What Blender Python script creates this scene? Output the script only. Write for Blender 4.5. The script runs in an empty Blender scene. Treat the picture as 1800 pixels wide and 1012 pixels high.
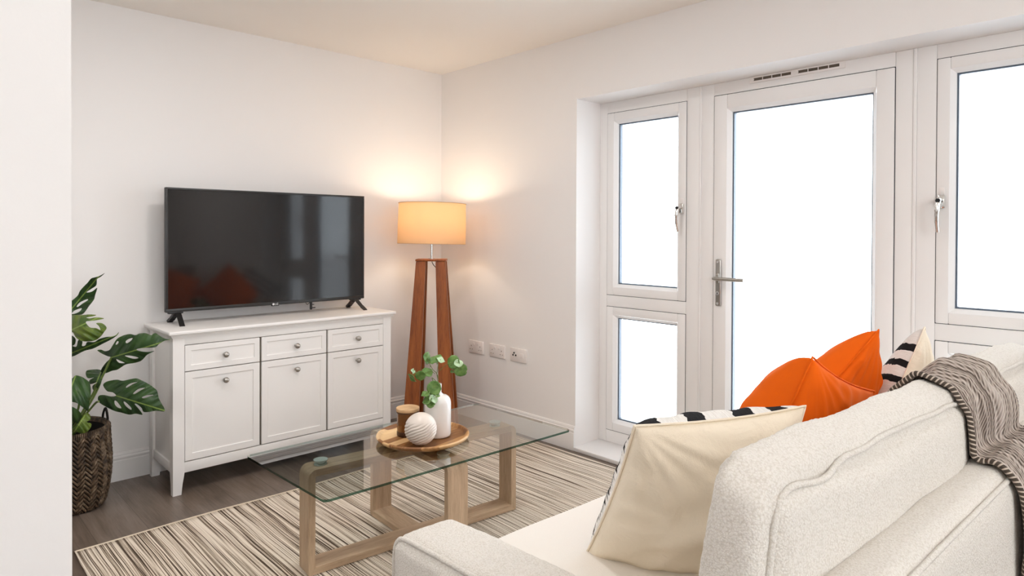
import bpy, bmesh, math, random
from mathutils import Vector, Matrix, noise
from mathutils.bvhtree import BVHTree
from mathutils.geometry import delaunay_2d_cdt
S = bpy.context.scene
COL = S.collection
noise.seed_set(7); random.seed(7)
PI = math.pi

# ------------------------------------------------------------------ camera
YAW, PITCH, ROLL = 0.7610, -0.0087, 0.0041
FPX, CY = 1149.93, 418.44
fw = Vector((math.sin(YAW)*math.cos(PITCH), math.cos(YAW)*math.cos(PITCH), math.sin(PITCH)))
rt = Vector((math.cos(YAW), -math.sin(YAW), 0)); up = rt.cross(fw)
r2 = rt*math.cos(ROLL)+up*math.sin(ROLL); u2 = up*math.cos(ROLL)-rt*math.sin(ROLL)
cd = bpy.data.cameras.new('camera'); cam = bpy.data.objects.new('camera', cd); COL.objects.link(cam)
M = Matrix((( r2.x, u2.x, -fw.x, -2.8873), (r2.y, u2.y, -fw.y, -3.7746), (r2.z, u2.z, -fw.z, 1.2658), (0, 0, 0, 1)))
cam.matrix_world = M
cd.sensor_width = 36; cd.lens = FPX/1800*36; cd.shift_y = -(506-CY)/1800; cd.clip_start = .02
S.camera = cam

# ------------------------------------------------------------------ sky, exposure
W = bpy.data.worlds.new('sky'); S.world = W; W.use_nodes = True
bg = W.node_tree.nodes['Background']; bg.inputs[0].default_value = (.90, .95, 1, 1); bg.inputs[1].default_value = 5.8
S.view_settings.view_transform = 'Standard'; S.view_settings.look = 'None'
S.view_settings.exposure = 0.36; S.view_settings.gamma = 1; S.view_settings.use_curve_mapping = False
S.cycles.max_bounces = 12; S.cycles.diffuse_bounces = 8; S.cycles.transparent_max_bounces = 16
S.cycles.use_denoising = True; S.cycles.sample_clamp_indirect = 6.0; S.cycles.caustics_reflective = False; S.cycles.caustics_refractive = False

def area_light(name, loc, rot, sx, sy, power, col, portal=False):
    l = bpy.data.lights.new(name, 'AREA'); l.shape = 'RECTANGLE'; l.size = sx; l.size_y = sy; l.energy = power; l.color = col
    o = bpy.data.objects.new(name, l); o.location = loc; o.rotation_euler = rot; COL.objects.link(o)
    if portal: l.cycles.is_portal = True
    return o
area_light('daylight_portal', (.32, -2.456, 1.03), (0, PI/2, 0), 2.1, 2.4, 1, (1, 1, 1), True)
area_light('daylight_portal', (-2.65, -6.78, 1.4), (-PI/2, 0, 0), 2.3, 1.3, 1, (1, 1, 1), True)  # portal of the added window behind the camera
FILL_DOWN = [(-1.5, -1.7, 10.5), (-3.0, -1.3, 10)]  # added ceiling fill lights, out of view
FILL_PEND = [(-3.8, -3.7, 26), (-1.3, -5.0, 92), (-3.1, -5.3, 72)]  # added hanging fill globes, out of view

# ------------------------------------------------------------------ materials
def mat(name, col=(.8, .8, .8), rough=.5, metal=0, spec=.5, coat=0, emit=None, es=0, trans=0, ior=1.45):
    m = bpy.data.materials.new(name); m.use_nodes = True
    p = m.node_tree.nodes['Principled BSDF']
    p.inputs['Base Color'].default_value = (*col, 1); p.inputs['Roughness'].default_value = rough
    p.inputs['Metallic'].default_value = metal; p.inputs['Specular IOR Level'].default_value = spec
    p.inputs['Coat Weight'].default_value = coat; p.inputs['IOR'].default_value = ior
    p.inputs['Transmission Weight'].default_value = trans
    if emit: p.inputs['Emission Color'].default_value = (*emit, 1); p.inputs['Emission Strength'].default_value = es
    return m
class NT:
    def __init__(s, m): s.m = m; s.t = m.node_tree; s.p = s.t.nodes.get('Principled BSDF')
    def n(s, typ, **kw):
        x = s.t.nodes.new(typ)
        for k, v in kw.items():
            if k in x.inputs: x.inputs[k].default_value = v
            else: setattr(x, k, v)
        return x
    def l(s, a, b): s.t.links.new(a, b)
    def coord(s, kind='Object', scale=(1, 1, 1), rot=(0, 0, 0)):
        c = s.n('ShaderNodeTexCoord'); mp = s.n('ShaderNodeMapping'); mp.inputs['Scale'].default_value = scale
        mp.inputs['Rotation'].default_value = rot; s.l(c.outputs[kind], mp.inputs[0]); return mp.outputs[0]
    def noise(s, vec, scale, detail=4, rough=.5, dist=0):
        x = s.n('ShaderNodeTexNoise'); x.inputs['Scale'].default_value = scale; x.inputs['Detail'].default_value = detail
        x.inputs['Roughness'].default_value = rough; x.inputs['Distortion'].default_value = dist
        if vec is not None: s.l(vec, x.inputs['Vector'])
        return x.outputs[0]
    def ramp(s, fac, stops, interp='LINEAR'):
        x = s.n('ShaderNodeValToRGB'); r = x.color_ramp; r.interpolation = interp
        while len(r.elements) < len(stops): r.elements.new(.5)
        for e, (p, c) in zip(r.elements, stops): e.position = p; e.color = (*c, 1) if len(c) == 3 else c
        s.l(fac, x.inputs[0]); return x.outputs[0]
    def math(s, op, a, b=None, c=None):
        x = s.n('ShaderNodeMath', operation=op)
        for i, v in enumerate((a, b, c)):
            if v is None: continue
            if hasattr(v, 'links'): s.l(v, x.inputs[i])
            else: x.inputs[i].default_value = v
        return x.outputs[0]
    def bump(s, h, strength, dist=.01):
        b = s.n('ShaderNodeBump'); b.inputs['Strength'].default_value = strength; b.inputs['Distance'].default_value = dist
        s.l(h, b.inputs['Height']); s.l(b.outputs[0], s.p.inputs['Normal']); return b
    def mix(s, f, a, b, mode='MIX'):
        x = s.n('ShaderNodeMix', data_type='RGBA', blend_type=mode)
        for i, v in ((0, f), (6, a), (7, b)):
            if hasattr(v, 'links'): s.l(v, x.inputs[i])
            elif i == 0: x.inputs[0].default_value = v
            else: x.inputs[i].default_value = (*v, 1)
        return x.outputs[2]
    def base(s, c): s.l(c, s.p.inputs['Base Color'])

def plaster(name, col, rough=.85):
    m = mat(name, col, rough, spec=.2); t = NT(m); v = t.coord()
    t.bump(t.noise(v, 160, 3), .06, .002); return m
M_wall = plaster('white_wall_paint', (.83, .812, .802))
M_ceil = plaster('ceiling_paint', (.88, .845, .80))
M_trim = mat('white_gloss_trim', (.80, .785, .775), .35)
M_upvc = mat('white_window_frame', (.80, .785, .775), .42)
M_rubber = mat('dark_seal', (.035, .04, .05), .6)
M_spacer = mat('glazing_spacer', (.10, .13, .17), .4)
M_chrome = mat('polished_chrome', (.75, .74, .72), .12, 1)
M_nickel = mat('satin_nickel', (.42, .40, .37), .28, 1)
M_sb = mat('white_cabinet_paint', (.82, .80, .78), .42)
M_black = mat('black_plastic', (.012, .011, .011), .38)
M_dark = mat('dark_gap', (.10, .08, .06), .8)
M_socket = mat('socket_plastic', (.80, .76, .74), .3)

def thin_glass(name, tint, refl=1.0):
    m = bpy.data.materials.new(name); m.use_nodes = True; t = m.node_tree; t.nodes.clear()
    o = t.nodes.new('ShaderNodeOutputMaterial'); a = t.nodes.new('ShaderNodeBsdfTransparent'); a.inputs[0].default_value = (*tint, 1)
    g = t.nodes.new('ShaderNodeBsdfGlossy'); g.inputs['Roughness'].default_value = 0.0
    f = t.nodes.new('ShaderNodeFresnel'); f.inputs[0].default_value = 1.5
    geo = t.nodes.new('ShaderNodeNewGeometry')     # same reflectance from both faces
    k = t.nodes.new('ShaderNodeMath'); k.operation = 'MULTIPLY'; k.inputs[1].default_value = refl; k.use_clamp = True
    x = t.nodes.new('ShaderNodeMixShader'); t.links.new(f.outputs[0], k.inputs[0]); t.links.new(k.outputs[0], x.inputs[0])
    t.links.new(a.outputs[0], x.inputs[1]); t.links.new(g.outputs[0], x.inputs[2]); t.links.new(x.outputs[0], o.inputs[0]); return m
M_pane = thin_glass('window_glass', (.97, .99, 1.0), .7)
M_glass = thin_glass('table_glass', (.90, .945, .93), 1.9)
M_glassedge = thin_glass('glass_edge_green', (.12, .24, .19), 1.0)

def wood(name, c1, c2, scale=1.0, axis=2, rough=.5, bump=.15, fine=55):
    m = mat(name, c1, rough); t = NT(m)
    sc = [10, 10, 10]; sc[axis] = .9; sc = [q*scale for q in sc]
    v = t.coord('Object', tuple(sc)); n1 = t.noise(v, 2.2, 6, .6, .6); n2 = t.noise(v, fine/4, 4, .7)
    f = t.math('ADD', t.math('MULTIPLY', n1, .65), t.math('MULTIPLY', n2, .35))
    t.base(t.ramp(f, [(.34, c2), (.62, c1)])); t.bump(n2, bump, .002); return m
OAK1, OAK2 = (.60, .445, .30), (.37, .26, .165)
M_oakx = wood('limed_oak_along_x', OAK1, OAK2, 1.6, 0, .55)
M_oaky = wood('limed_oak_along_y', OAK1, OAK2, 1.6, 1, .55)
M_oakz = wood('limed_oak_upright', OAK1, OAK2, 1.6, 2, .55)
M_teak = wood('reddish_brown_lamp_wood', (.35, .105, .024), (.16, .038, .009), 1.2, 2, .38, .05)

# acacia tray: strips of different tone
M_tray = mat('acacia_tray_wood', (.6, .35, .15), .42); t = NT(M_tray)
v = t.coord('Object', (1, 1, 1)); sep = t.n('ShaderNodeSeparateXYZ'); t.l(v, sep.inputs[0])
strip = t.math('FLOOR', t.math('MULTIPLY', sep.outputs[1], 24.0)); wn = t.n('ShaderNodeTexWhiteNoise', noise_dimensions='1D'); t.l(strip, wn.inputs['W'])
gr = t.noise(t.coord('Object', (3, 42, 12)), 2.0, 5, .6, .8)
t.base(t.ramp(t.math('ADD', t.math('MULTIPLY', wn.outputs[0], .62), t.math('MULTIPLY', gr, .42)), [(.26, (.22, .09, .028)), (.42, (.50, .26, .095)), (.74, (.80, .56, .30))]))

# floor planks running away from the window wall corner (along y)
M_floor = mat('grey_brown_oak_floor', (.2, .15, .12), .33, spec=.45); t = NT(M_floor)
v = t.coord('Object', (1, 1, 1), (0, 0, PI/2))
br = t.n('ShaderNodeTexBrick'); br.offset = .37; t.l(v, br.inputs['Vector'])
for k_, v_ in (('Color1', (0, 0, 0, 1)), ('Color2', (1, 1, 1, 1)), ('Mortar', (.5, .5, .5, 1)), ('Scale', 1.0), ('Mortar Size', .0012), ('Mortar Smooth', .2), ('Bias', 0.0), ('Brick Width', 1.25), ('Row Height', .19)):
    br.inputs[k_].default_value = v_
g1 = t.noise(t.coord('Object', (7, .9, 1)), 2.6, 6, .62, .5); g2 = t.noise(t.coord('Object', (60, 2.5, 1)), 2.2, 5, .7)
f = t.math('ADD', t.math('ADD', t.math('MULTIPLY', g1, .55), t.math('MULTIPLY', g2, .30)), t.math('MULTIPLY', br.outputs['Color'], .10))
c = t.ramp(f, [(.30, (.070, .050, .038)), (.48, (.155, .118, .093)), (.68, (.25, .20, .165))])
c = t.mix(t.math('MULTIPLY', br.outputs['Fac'], .75), c, (.05, .035, .028)); t.base(c); t.bump(g2, .08, .002)

# striped flat-weave rug
M_rug = mat('striped_rug', (.5, .42, .33), .95, spec=.1); t = NT(M_rug)
co = t.n('ShaderNodeTexCoord'); sep = t.n('ShaderNodeSeparateXYZ'); t.l(co.outputs['Object'], sep.inputs[0])
wv = t.noise(t.coord('Object', (.6, 1.3, 1)), 1.6, 1)
xx = t.math('ADD', sep.outputs[0], t.math('MULTIPLY', t.math('SUBTRACT', wv, .5), .022))
cmb = t.n('ShaderNodeCombineXYZ'); t.l(xx, cmb.inputs[0]); t.l(t.math('MULTIPLY', sep.outputs[1], .0040), cmb.inputs[1])
a1 = t.noise(cmb.outputs[0], 105, 3, .75); 
cm2 = t.n('ShaderNodeCombineXYZ'); t.l(xx, cm2.inputs[0]); t.l(t.math('MULTIPLY', sep.outputs[1], .0055), cm2.inputs[1])
a2 = t.noise(cm2.outputs[0], 260, 2, .6)
a3 = t.noise(t.coord('Object', (40, 300, 1)), 2.5, 2)
f = t.math('ADD', t.math('ADD', t.math('MULTIPLY', a1, .52), t.math('MULTIPLY', a2, .52)), t.math('MULTIPLY', t.math('SUBTRACT', a3, .5), .10))
t.base(t.ramp(f, [(.44, (.065, .045, .034)), (.475, (.20, .15, .11)), (.51, (.48, .40, .31)), (.545, (.72, .64, .54)), (.70, (.80, .73, .63))]))
t.bump(a2, .3, .003)
M_rugedge = mat('rug_binding', (.62, .53, .41), .95)

def boucle(name, col, dark, s=1.0):
    m = mat(name, col, .95, spec=.1); t = NT(m); v = t.coord()
    vo = t.n('ShaderNodeTexVoronoi'); vo.inputs['Scale'].default_value = 150*s; t.l(v, vo.inputs['Vector'])
    n1 = t.noise(v, 190*s, 4, .65, 1.2); n2 = t.noise(v, 60*s, 3)
    h = t.math('ADD', t.math('MULTIPLY', n1, 1.0), t.math('MULTIPLY', vo.outputs['Distance'], -.6))
    t.base(t.ramp(h, [(-.05, dark), (.30, col)])); t.bump(t.math('ADD', h, t.math('MULTIPLY', n2, .5)), .62, .0065)
    t.p.inputs['Sheen Weight'].default_value = .25; t.p.inputs['Sheen Roughness'].default_value = .5
    return m
M_boucle = boucle('cream_boucle', (.865, .825, .765), (.73, .68, .605), 1.8)
M_seat = mat('smooth_cream_seat', (.80, .76, .705), .95, spec=.05); t = NT(M_seat); t.bump(t.noise(t.coord(), 320, 3), .35, .002)
M_orange = mat('orange_velvet', (.74, .118, .006), .85, spec=.1); t = NT(M_orange)
t.p.inputs['Sheen Weight'].default_value = .2; t.p.inputs['Sheen Tint'].default_value = (1, .35, .08, 1); t.p.inputs['Sheen Roughness'].default_value = .4
t.bump(t.noise(t.coord(), 420, 2), .2, .001)
M_cotton = mat('cream_cotton', (.85, .765, .63), .9, spec=.1); t = NT(M_cotton)
vv = t.coord('Object', (1, 1, 1)); n = t.noise(vv, 9, 4, .5, .7); n2 = t.noise(vv, 420, 2)
t.bump(t.math('ADD', t.math('MULTIPLY', n, 1.0), t.math('MULTIPLY', n2, .06)), .55, .03)
# woven white panel with black bands (laid out in the panel's own UV space)
M_pattern = mat('black_and_white_weave', (.8, .78, .75), .95, spec=.1); t = NT(M_pattern)
co = t.n('ShaderNodeTexCoord'); sep = t.n('ShaderNodeSeparateXYZ'); t.l(co.outputs['UV'], sep.inputs[0])
jag = t.noise(t.coord('UV', (70, 3, 1)), 1.0, 1); 
U = sep.outputs[0]; V = t.math('ADD', sep.outputs[1], t.math('MULTIPLY', t.math('SUBTRACT', jag, .5), .05))
def band(lo, hi): return t.math('MULTIPLY', t.math('GREATER_THAN', V, lo), t.math('LESS_THAN', V, hi))
blocks = t.math('GREATER_THAN', t.math('FRACT', t.math('MULTIPLY', U, 6.0)), .5)
k = t.math('MULTIPLY', band(.855, .945), blocks)
for lo, hi in ((.66, .76), (.44, .53), (.22, .31)): k = t.math('MAXIMUM', k, band(lo, hi))
k = t.math('MAXIMUM', k, t.math('MULTIPLY', band(.06, .14), blocks))
fur = t.noise(t.coord('UV', (30, 260, 1)), 1.0, 2)
t.base(t.mix(k, t.ramp(fur, [(.3, (.72, .69, .65)), (.6, (.86, .84, .81))]), (.018, .017, .018)))
t.bump(t.math('ADD', fur, t.noise(t.coord('UV', (1, 1, 1)), 160, 2)), .6, .006)

# throw
M_throw = mat('taupe_knit_throw', (.40, .34, .30), .95, spec=.1); t = NT(M_throw)
v = t.coord('UV', (1, 1, 1)); sp = t.n('ShaderNodeSeparateXYZ'); t.l(v, sp.inputs[0])
off = t.math('MULTIPLY', t.noise(t.coord('UV', (2.2, 1.2, 1)), 3, 2), 26)
st = t.math('SINE', t.math('ADD', t.math('MULTIPLY', sp.outputs[0], 190.0), off))
tw = t.math('SINE', t.math('ADD', t.math('MULTIPLY', sp.outputs[1], 420.0), t.math('MULTIPLY', sp.outputs[0], 260.0)))
big = t.noise(t.coord('UV', (5, 1.5, 1)), 3.0, 3)
f = t.math('ADD', t.math('ADD', t.math('MULTIPLY', st, .16), t.math('MULTIPLY', tw, .12)), big)
t.base(t.ramp(f, [(.28, (.11, .085, .07)), (.45, (.36, .30, .26)), (.72, (.58, .51, .46))])); t.bump(t.math('ADD', t.math('MULTIPLY', st, .5), t.math('MULTIPLY', tw, .4)), .7, .006)
M_braid = mat('dark_twisted_edge', (.2, .15, .12), .95); t = NT(M_braid)
sp = t.n('ShaderNodeSeparateXYZ'); t.l(t.coord('UV'), sp.inputs[0])
s_ = t.math('SINE', t.math('ADD', t.math('MULTIPLY', sp.outputs[1], 620.0), t.math('MULTIPLY', sp.outputs[0], 6.28)))
t.base(t.ramp(s_, [(.3, (.06, .045, .035)), (.7, (.50, .42, .35))]))

def leafmat(name, c1, c2):
    m = mat(name, c1, .38, spec=.5); t = NT(m); v = t.coord()
    n = t.noise(v, 14, 4); uvn = t.n('ShaderNodeSeparateXYZ'); t.l(t.coord('UV'), uvn.inputs[0])
    vein = t.math('ABSOLUTE', t.math('SINE', t.math('MULTIPLY', t.math('SUBTRACT', uvn.outputs[1], t.math('MULTIPLY', t.math('ABSOLUTE', t.math('SUBTRACT', uvn.outputs[0], .5)), .7)), 26.0)))
    mid = t.math('LESS_THAN', t.math('ABSOLUTE', t.math('SUBTRACT', uvn.outputs[0], .5)), .012)
    c = t.ramp(n, [(.35, c2), (.65, c1)])
    c = t.mix(t.math('MULTIPLY', mid, .75), c, (.25, .36, .08)); t.base(c)
    t.bump(t.math('POWER', vein, .3), .35, .004)
    return m
M_leaf = leafmat('monstera_green', (.040, .092, .022), (.014, .042, .011))
M_leafy = leafmat('monstera_yellow_green', (.12, .17, .018), (.045, .095, .012))
M_stem = mat('green_stem', (.14, .20, .05), .5)
M_round = mat('round_leaf_green', (.15, .27, .06), .5); t = NT(M_round); t.base(t.ramp(t.noise(t.coord(), 60, 3), [(.35, (.07, .16, .03)), (.65, (.16, .28, .07))]))
M_roundpale = mat('pale_leaf_green', (.42, .58, .36), .5)
M_basket = mat('woven_brown_straps', (.2, .14, .09), .5, spec=.35); t = NT(M_basket)
t.base(t.ramp(t.noise(t.coord('Object', (1, 1, 1)), 34, 4, .7), [(.36, (.022, .013, .008)), (.54, (.105, .068, .040)), (.72, (.30, .215, .14))]))
M_basketin = mat('basket_inside', (.012, .009, .007), .9)
M_shade = bpy.data.materials.new('lamp_shade_fabric'); M_shade.use_nodes = True; T_ = M_shade.node_tree; T_.nodes.clear()
o_ = T_.nodes.new('ShaderNodeOutputMaterial'); d_ = T_.nodes.new('ShaderNodeBsdfDiffuse'); tr = T_.nodes.new('ShaderNodeBsdfTranslucent'); mx = T_.nodes.new('ShaderNodeMixShader')
d_.inputs[0].default_value = (.66, .52, .36, 1); tr.inputs[0].default_value = (.88, .69, .48, 1); mx.inputs[0].default_value = .5
T_.links.new(d_.outputs[0], mx.inputs[1]); T_.links.new(tr.outputs[0], mx.inputs[2]); T_.links.new(mx.outputs[0], o_.inputs[0])
M_bulb = mat('warm_bulb', (1, .9, .7), .5, emit=(1, .72, .4), es=30)
M_vase = mat('glazed_white_ceramic', (.82, .80, .78), .12, coat=.6)
M_ball = mat('carved_ceramic', (.70, .63, .57), .35)
M_amber = mat('amber_glass', (.36, .13, .02), .08, trans=.55, coat=.4)
M_wax = mat('candle_wax', (.75, .6, .42), .6)
M_lid = wood('pale_wood_lid', (.66, .44, .24), (.52, .32, .16), 2, 0, .55)
M_screen = mat('tv_screen', (.010, .009, .009), .075, spec=.55)
M_logo = mat('white_logo', (.75, .75, .75), .4)
M_fillglow = mat('fill_light_diffuser', (1, 1, 1), .5, emit=(1, .97, .95), es=3)  # glow of the added ceiling fill lights

# ------------------------------------------------------------------ mesh helpers
def link(name, me, parent=None, m=None):
    o = bpy.data.objects.new(name, me); COL.objects.link(o)
    if m is not None and not me.materials: me.materials.append(m)
    if parent is not None: o.parent = parent
    return o
def build(name, bm, m=None, parent=None, smooth=False, mats=None, autos=None):
    me = bpy.data.meshes.new(name); bmesh.ops.recalc_face_normals(bm, faces=bm.faces); bm.to_mesh(me); bm.free()
    for q in (mats or [m]): me.materials.append(q)
    if smooth:
        for p in me.polygons: p.use_smooth = True
        if autos: me.set_sharp_from_angle(angle=math.radians(autos))
    return link(name, me, parent)
def box(bm, x0, x1, y0, y1, z0, z1, bev=0, seg=2, mi=0):
    r = bmesh.ops.create_cube(bm, size=1)
    vs = r['verts']
    for v in vs: v.co = Vector(((x0+x1)/2+v.co.x*(x1-x0), (y0+y1)/2+v.co.y*(y1-y0), (z0+z1)/2+v.co.z*(z1-z0)))
    fs = {f for v in vs for f in v.link_faces}
    for f in fs: f.material_index = mi
    if bev > 0:
        es = list({e for v in vs for e in v.link_edges})
        bmesh.ops.bevel(bm, geom=es, offset=bev, segments=seg, affect='EDGES', profile=.5)
def pbox(name, m, parent, *a, bev=0.0, seg=2):
    bm = bmesh.new(); box(bm, *a, bev=bev, seg=seg); return build(name, bm, m, parent, smooth=bev > 0, autos=40)
def empty(name, loc=(0, 0, 0), rot=(0, 0, 0)):
    o = bpy.data.objects.new(name, None); COL.objects.link(o); o.location = loc; o.rotation_euler = rot; o.empty_display_size = .1; return o
def tag(o, label=None, cat=None, group=None, kind=None):
    if label: o['label'] = label
    if cat: o['category'] = cat
    if group: o['group'] = group
    if kind: o['kind'] = kind
    return o
def lathe(name, prof, m, parent=None, n=64, loc=(0, 0, 0), smooth=True, autos=50, fn=None):
    bm = bmesh.new(); rings = []
    for r, z in prof:
        if r < 1e-6: rings.append([bm.verts.new((loc[0], loc[1], loc[2]+z))])
        else:
            ring = []
            for i in range(n):
                a = 2*PI*i/n; rr = r if fn is None else fn(r, z, a)
                ring.append(bm.verts.new((loc[0]+rr*math.cos(a), loc[1]+rr*math.sin(a), loc[2]+z)))
            rings.append(ring)
    for A, B in zip(rings, rings[1:]):
        for i in range(n):
            j = (i+1) % n
            if len(A) == 1 and len(B) == 1: continue
            if len(A) == 1: bm.faces.new((A[0], B[i], B[j]))
            elif len(B) == 1: bm.faces.new((A[i], A[j], B[0]))
            else: bm.faces.new((A[i], A[j], B[j], B[i]))
    return build(name, bm, m, parent, smooth, autos=autos)
def tube(bm, pts, r, n=10, uvl=None, cap=True):
    pts = [Vector(p) for p in pts]; rings = []; N = len(pts)
    T0 = (pts[1]-pts[0]).normalized(); ref = Vector((0, 0, 1)) if abs(T0.z) < .9 else Vector((1, 0, 0)); nrm = T0.cross(ref).normalized()
    for i, p in enumerate(pts):
        T = (pts[min(i+1, N-1)]-pts[max(i-1, 0)]).normalized(); nrm = (nrm-T*nrm.dot(T)).normalized(); b = T.cross(nrm)
        rr = r[i] if isinstance(r, (list, tuple)) else r
        rings.append([bm.verts.new(p+nrm*math.cos(2*PI*k/n)*rr+b*math.sin(2*PI*k/n)*rr) for k in range(n)])
    d = 0
    for i in range(N-1):
        d2 = d+(pts[i+1]-pts[i]).length
        for k in range(n):
            j = (k+1) % n; f = bm.faces.new((rings[i][k], rings[i][j], rings[i+1][j], rings[i+1][k]))
            if uvl is not None:
                for lp, uv in zip(f.loops, ((k/n, d), ((k+1)/n, d), ((k+1)/n, d2), (k/n, d2))): lp[uvl].uv = uv
        d = d2
    if cap: bm.faces.new(rings[0][::-1]); bm.faces.new(rings[-1])
def smoothpath(P, sub=8, closed=False):
    P = [Vector(p) for p in P]; n = len(P); out = []
    rng = range(n) if closed else range(n-1)
    for i in rng:
        g = lambda k: P[k % n] if closed else P[max(0, min(n-1, k))]
        a, b, c, d = g(i-1), g(i), g(i+1), g(i+2)
        for s in range(sub):
            t = s/sub; out.append(.5*((2*b)+(c-a)*t+(2*a-5*b+4*c-d)*t*t+(3*b-a-3*c+d)*t**3))
    out.append(P[0] if closed else P[-1]); return out
def ptube(name, pts, r, m, parent=None, n=10, uv=False):
    bm = bmesh.new(); l = bm.loops.layers.uv.new('UVMap') if uv else None
    tube(bm, pts, r, n, l); return build(name, bm, m, parent, True, autos=60)
def prism(bm, poly, z0, z1, fn=lambda a, b, c: (a, b, c)):
    lo = [bm.verts.new(fn(x, y, z0)) for x, y in poly]; hi = [bm.verts.new(fn(x, y, z1)) for x, y in poly]
    n = len(poly)
    for i in range(n): bm.faces.new((lo[i], lo[(i+1) % n], hi[(i+1) % n], hi[i]))
    bm.faces.new(lo[::-1]); bm.faces.new(hi)

# ------------------------------------------------------------------ the room
RX, RY, H = -5.0, -6.6, 2.4
OY0, OY1, OZ = -1.283, -3.63, 2.040          # opening for door and windows
D = .215                                      # depth of the reveal
tag(pbox('floor', M_floor, None, RX-.2, .5, RY-.2, .2, -.08, 0), kind='structure')
ceil = tag(pbox('ceiling', M_ceil, None, RX-.2, .5, RY-.2, .2, H, H+.1), kind='structure')
tag(pbox('wall_back', M_wall, None, RX-.2, .5, 0, .2, 0, H), kind='structure')
tag(pbox('wall_left', M_wall, None, RX-.2, RX, RY, 0, 0, H), kind='structure')
bm = bmesh.new(); box(bm, RX-.2, -3.8, RY-.2, RY, 0, H); box(bm, -1.5, .5, RY-.2, RY, 0, H); box(bm, -3.8, -1.5, RY-.2, RY, 0, .75); box(bm, -3.8, -1.5, RY-.2, RY, 2.05, H)
tag(build('wall_front', bm, M_wall), kind='structure')
bm = bmesh.new()
box(bm, 0, .34, OY0, 0, 0, H); box(bm, 0, .34, OY1, OY0, OZ, H); box(bm, 0, .34, RY, OY1, 0, H)
tag(build('wall_right', bm, M_wall), kind='structure')
tag(pbox('wall_nib', M_wall, None, RX, -2.6535, -2.40, -2.30, 0, H), kind='structure')
def skirt(name, a, b, face):
    """moulded skirting from a to b; face = unit vector into the room"""
    a, b, n = Vector(a), Vector(b), Vector(face)
    prof = [(0, 0), (.015, 0), (.015, .100), (.0125, .103), (.0125, .108), (.015, .112), (.015, .118), (.0095, .124), (.0095, .130), (.006, .138), (0, .141)]
    bm = bmesh.new(); A = [bm.verts.new(a+n*d+Vector((0, 0, z))) for d, z in prof]; B = [bm.verts.new(b+n*d+Vector((0, 0, z))) for d, z in prof]
    for i in range(len(prof)):
        j = (i+1) % len(prof); bm.faces.new((A[i], A[j], B[j], B[i]))
    bm.faces.new(A[::-1]); bm.faces.new(B)
    tag(build(name, bm, M_trim), kind='structure')
skirt('baseboard_back', (RX, 0, 0), (0, 0, 0), (0, -1, 0))
skirt('baseboard_right', (0, 0, 0), (0, OY0-.0, 0), (-1, 0, 0))
skirt('baseboard_right_far', (0, OY1, 0), (0, RY, 0), (-1, 0, 0))
tag(pbox('trim_1', M_trim, None, -.016, .34, OY1, OY0, 0, .022, bev=.003), kind='structure')

# window wall units.  everything is drawn in (y, z) on the plane x = D
def frame_ring(bm, ya, yb, za, zb, w, x0, x1, bev=.004):
    """rectangular ring, ya>yb; w=(left,right,bottom,top)"""
    l, r, b, t_ = w
    box(bm, x0, x1, ya-l, ya, za, zb, bev); box(bm, x0, x1, yb, yb+r, za, zb, bev)
    box(bm, x0, x1, yb+r, ya-l, za, za+b, bev); box(bm, x0, x1, yb+r, ya-l, zb-t_, zb, bev)
def sash(parent, name, ya, yb, za, zb, face, glass, x0):
    """sash with mitred look, sloping glazing bead, dark gap round it, sealed pane"""
    bm = bmesh.new(); frame_ring(bm, ya, yb, za, zb, (face,)*4, x0, x0+.062, .0035)
    s = build(name, bm, M_upvc, parent, True, autos=40)
    bm = bmesh.new(); g = .0022                        # shadow gap
    frame_ring(bm, ya+g, yb-g, za-g, zb+g, (g*1.6,)*4, x0+.0045, x0+.02, 0)
    build('seal', bm, M_rubber, s)
    gy0, gy1, gz0, gz1 = ya-face, yb+face, za+face, zb-face
    bm = bmesh.new(); b = .016                          # sloped bead
    inn = [(gy0, gz0), (gy1, gz0), (gy1, gz1), (gy0, gz1)]; sg = [(-1, 1), (1, 1), (1, -1), (-1, -1)]
    A = [bm.verts.new((x0+.002, y, z)) for y, z in inn]
    Bv = [bm.verts.new((x0+.02, y+sy*b, z+sz*b)) for (y, z), (sy, sz) in zip(inn, sg)]
    C_ = [bm.verts.new((x0+.032, y+sy*b, z+sz*b)) for (y, z), (sy, sz) in zip(inn, sg)]
    for P, Q in ((A, Bv), (Bv, C_)):
        for i in range(4): bm.faces.new((P[i], P[(i+1) % 4], Q[(i+1) % 4], Q[i]))
    build('bead', bm, M_upvc, s)
    bm = bmesh.new(); frame_ring(bm, gy0-b+.001, gy1+b-.001, gz0+b-.001, gz1-b+.001, (.008,)*4, x0+.032, x0+.056, 0)
    build('spacer', bm, M_spacer, s)
    pbox('pane', M_pane, s, x0+.033, x0+.035, gy1+b, gy0-b, gz0+b, gz1-b)
    return s
ZB = .022; XF = D
# ---- window_1, left of the door
w1 = tag(empty('window_1', (0, 0, 0)), kind='structure')
bm = bmesh.new(); box(bm, XF, XF+.07, -1.339, OY0, ZB, OZ, .003); box(bm, XF, XF+.07, -1.951, -1.875, ZB, OZ, .003)
box(bm, XF, XF+.07, -1.875, -1.339, 1.975, OZ, .003); box(bm, XF, XF+.07, -1.875, -1.339, .830, .897, .003); box(bm, XF, XF+.07, -1.875, -1.339, ZB, .094, .003)
build('frame', bm, M_upvc, w1, True, autos=40)
sash(w1, 'sash', -1.341, -1.873, .899, 1.973, .048, None, XF-.004)
sash(w1, 'sash', -1.341, -1.873, .096, .828, .048, None, XF-.004)
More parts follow.
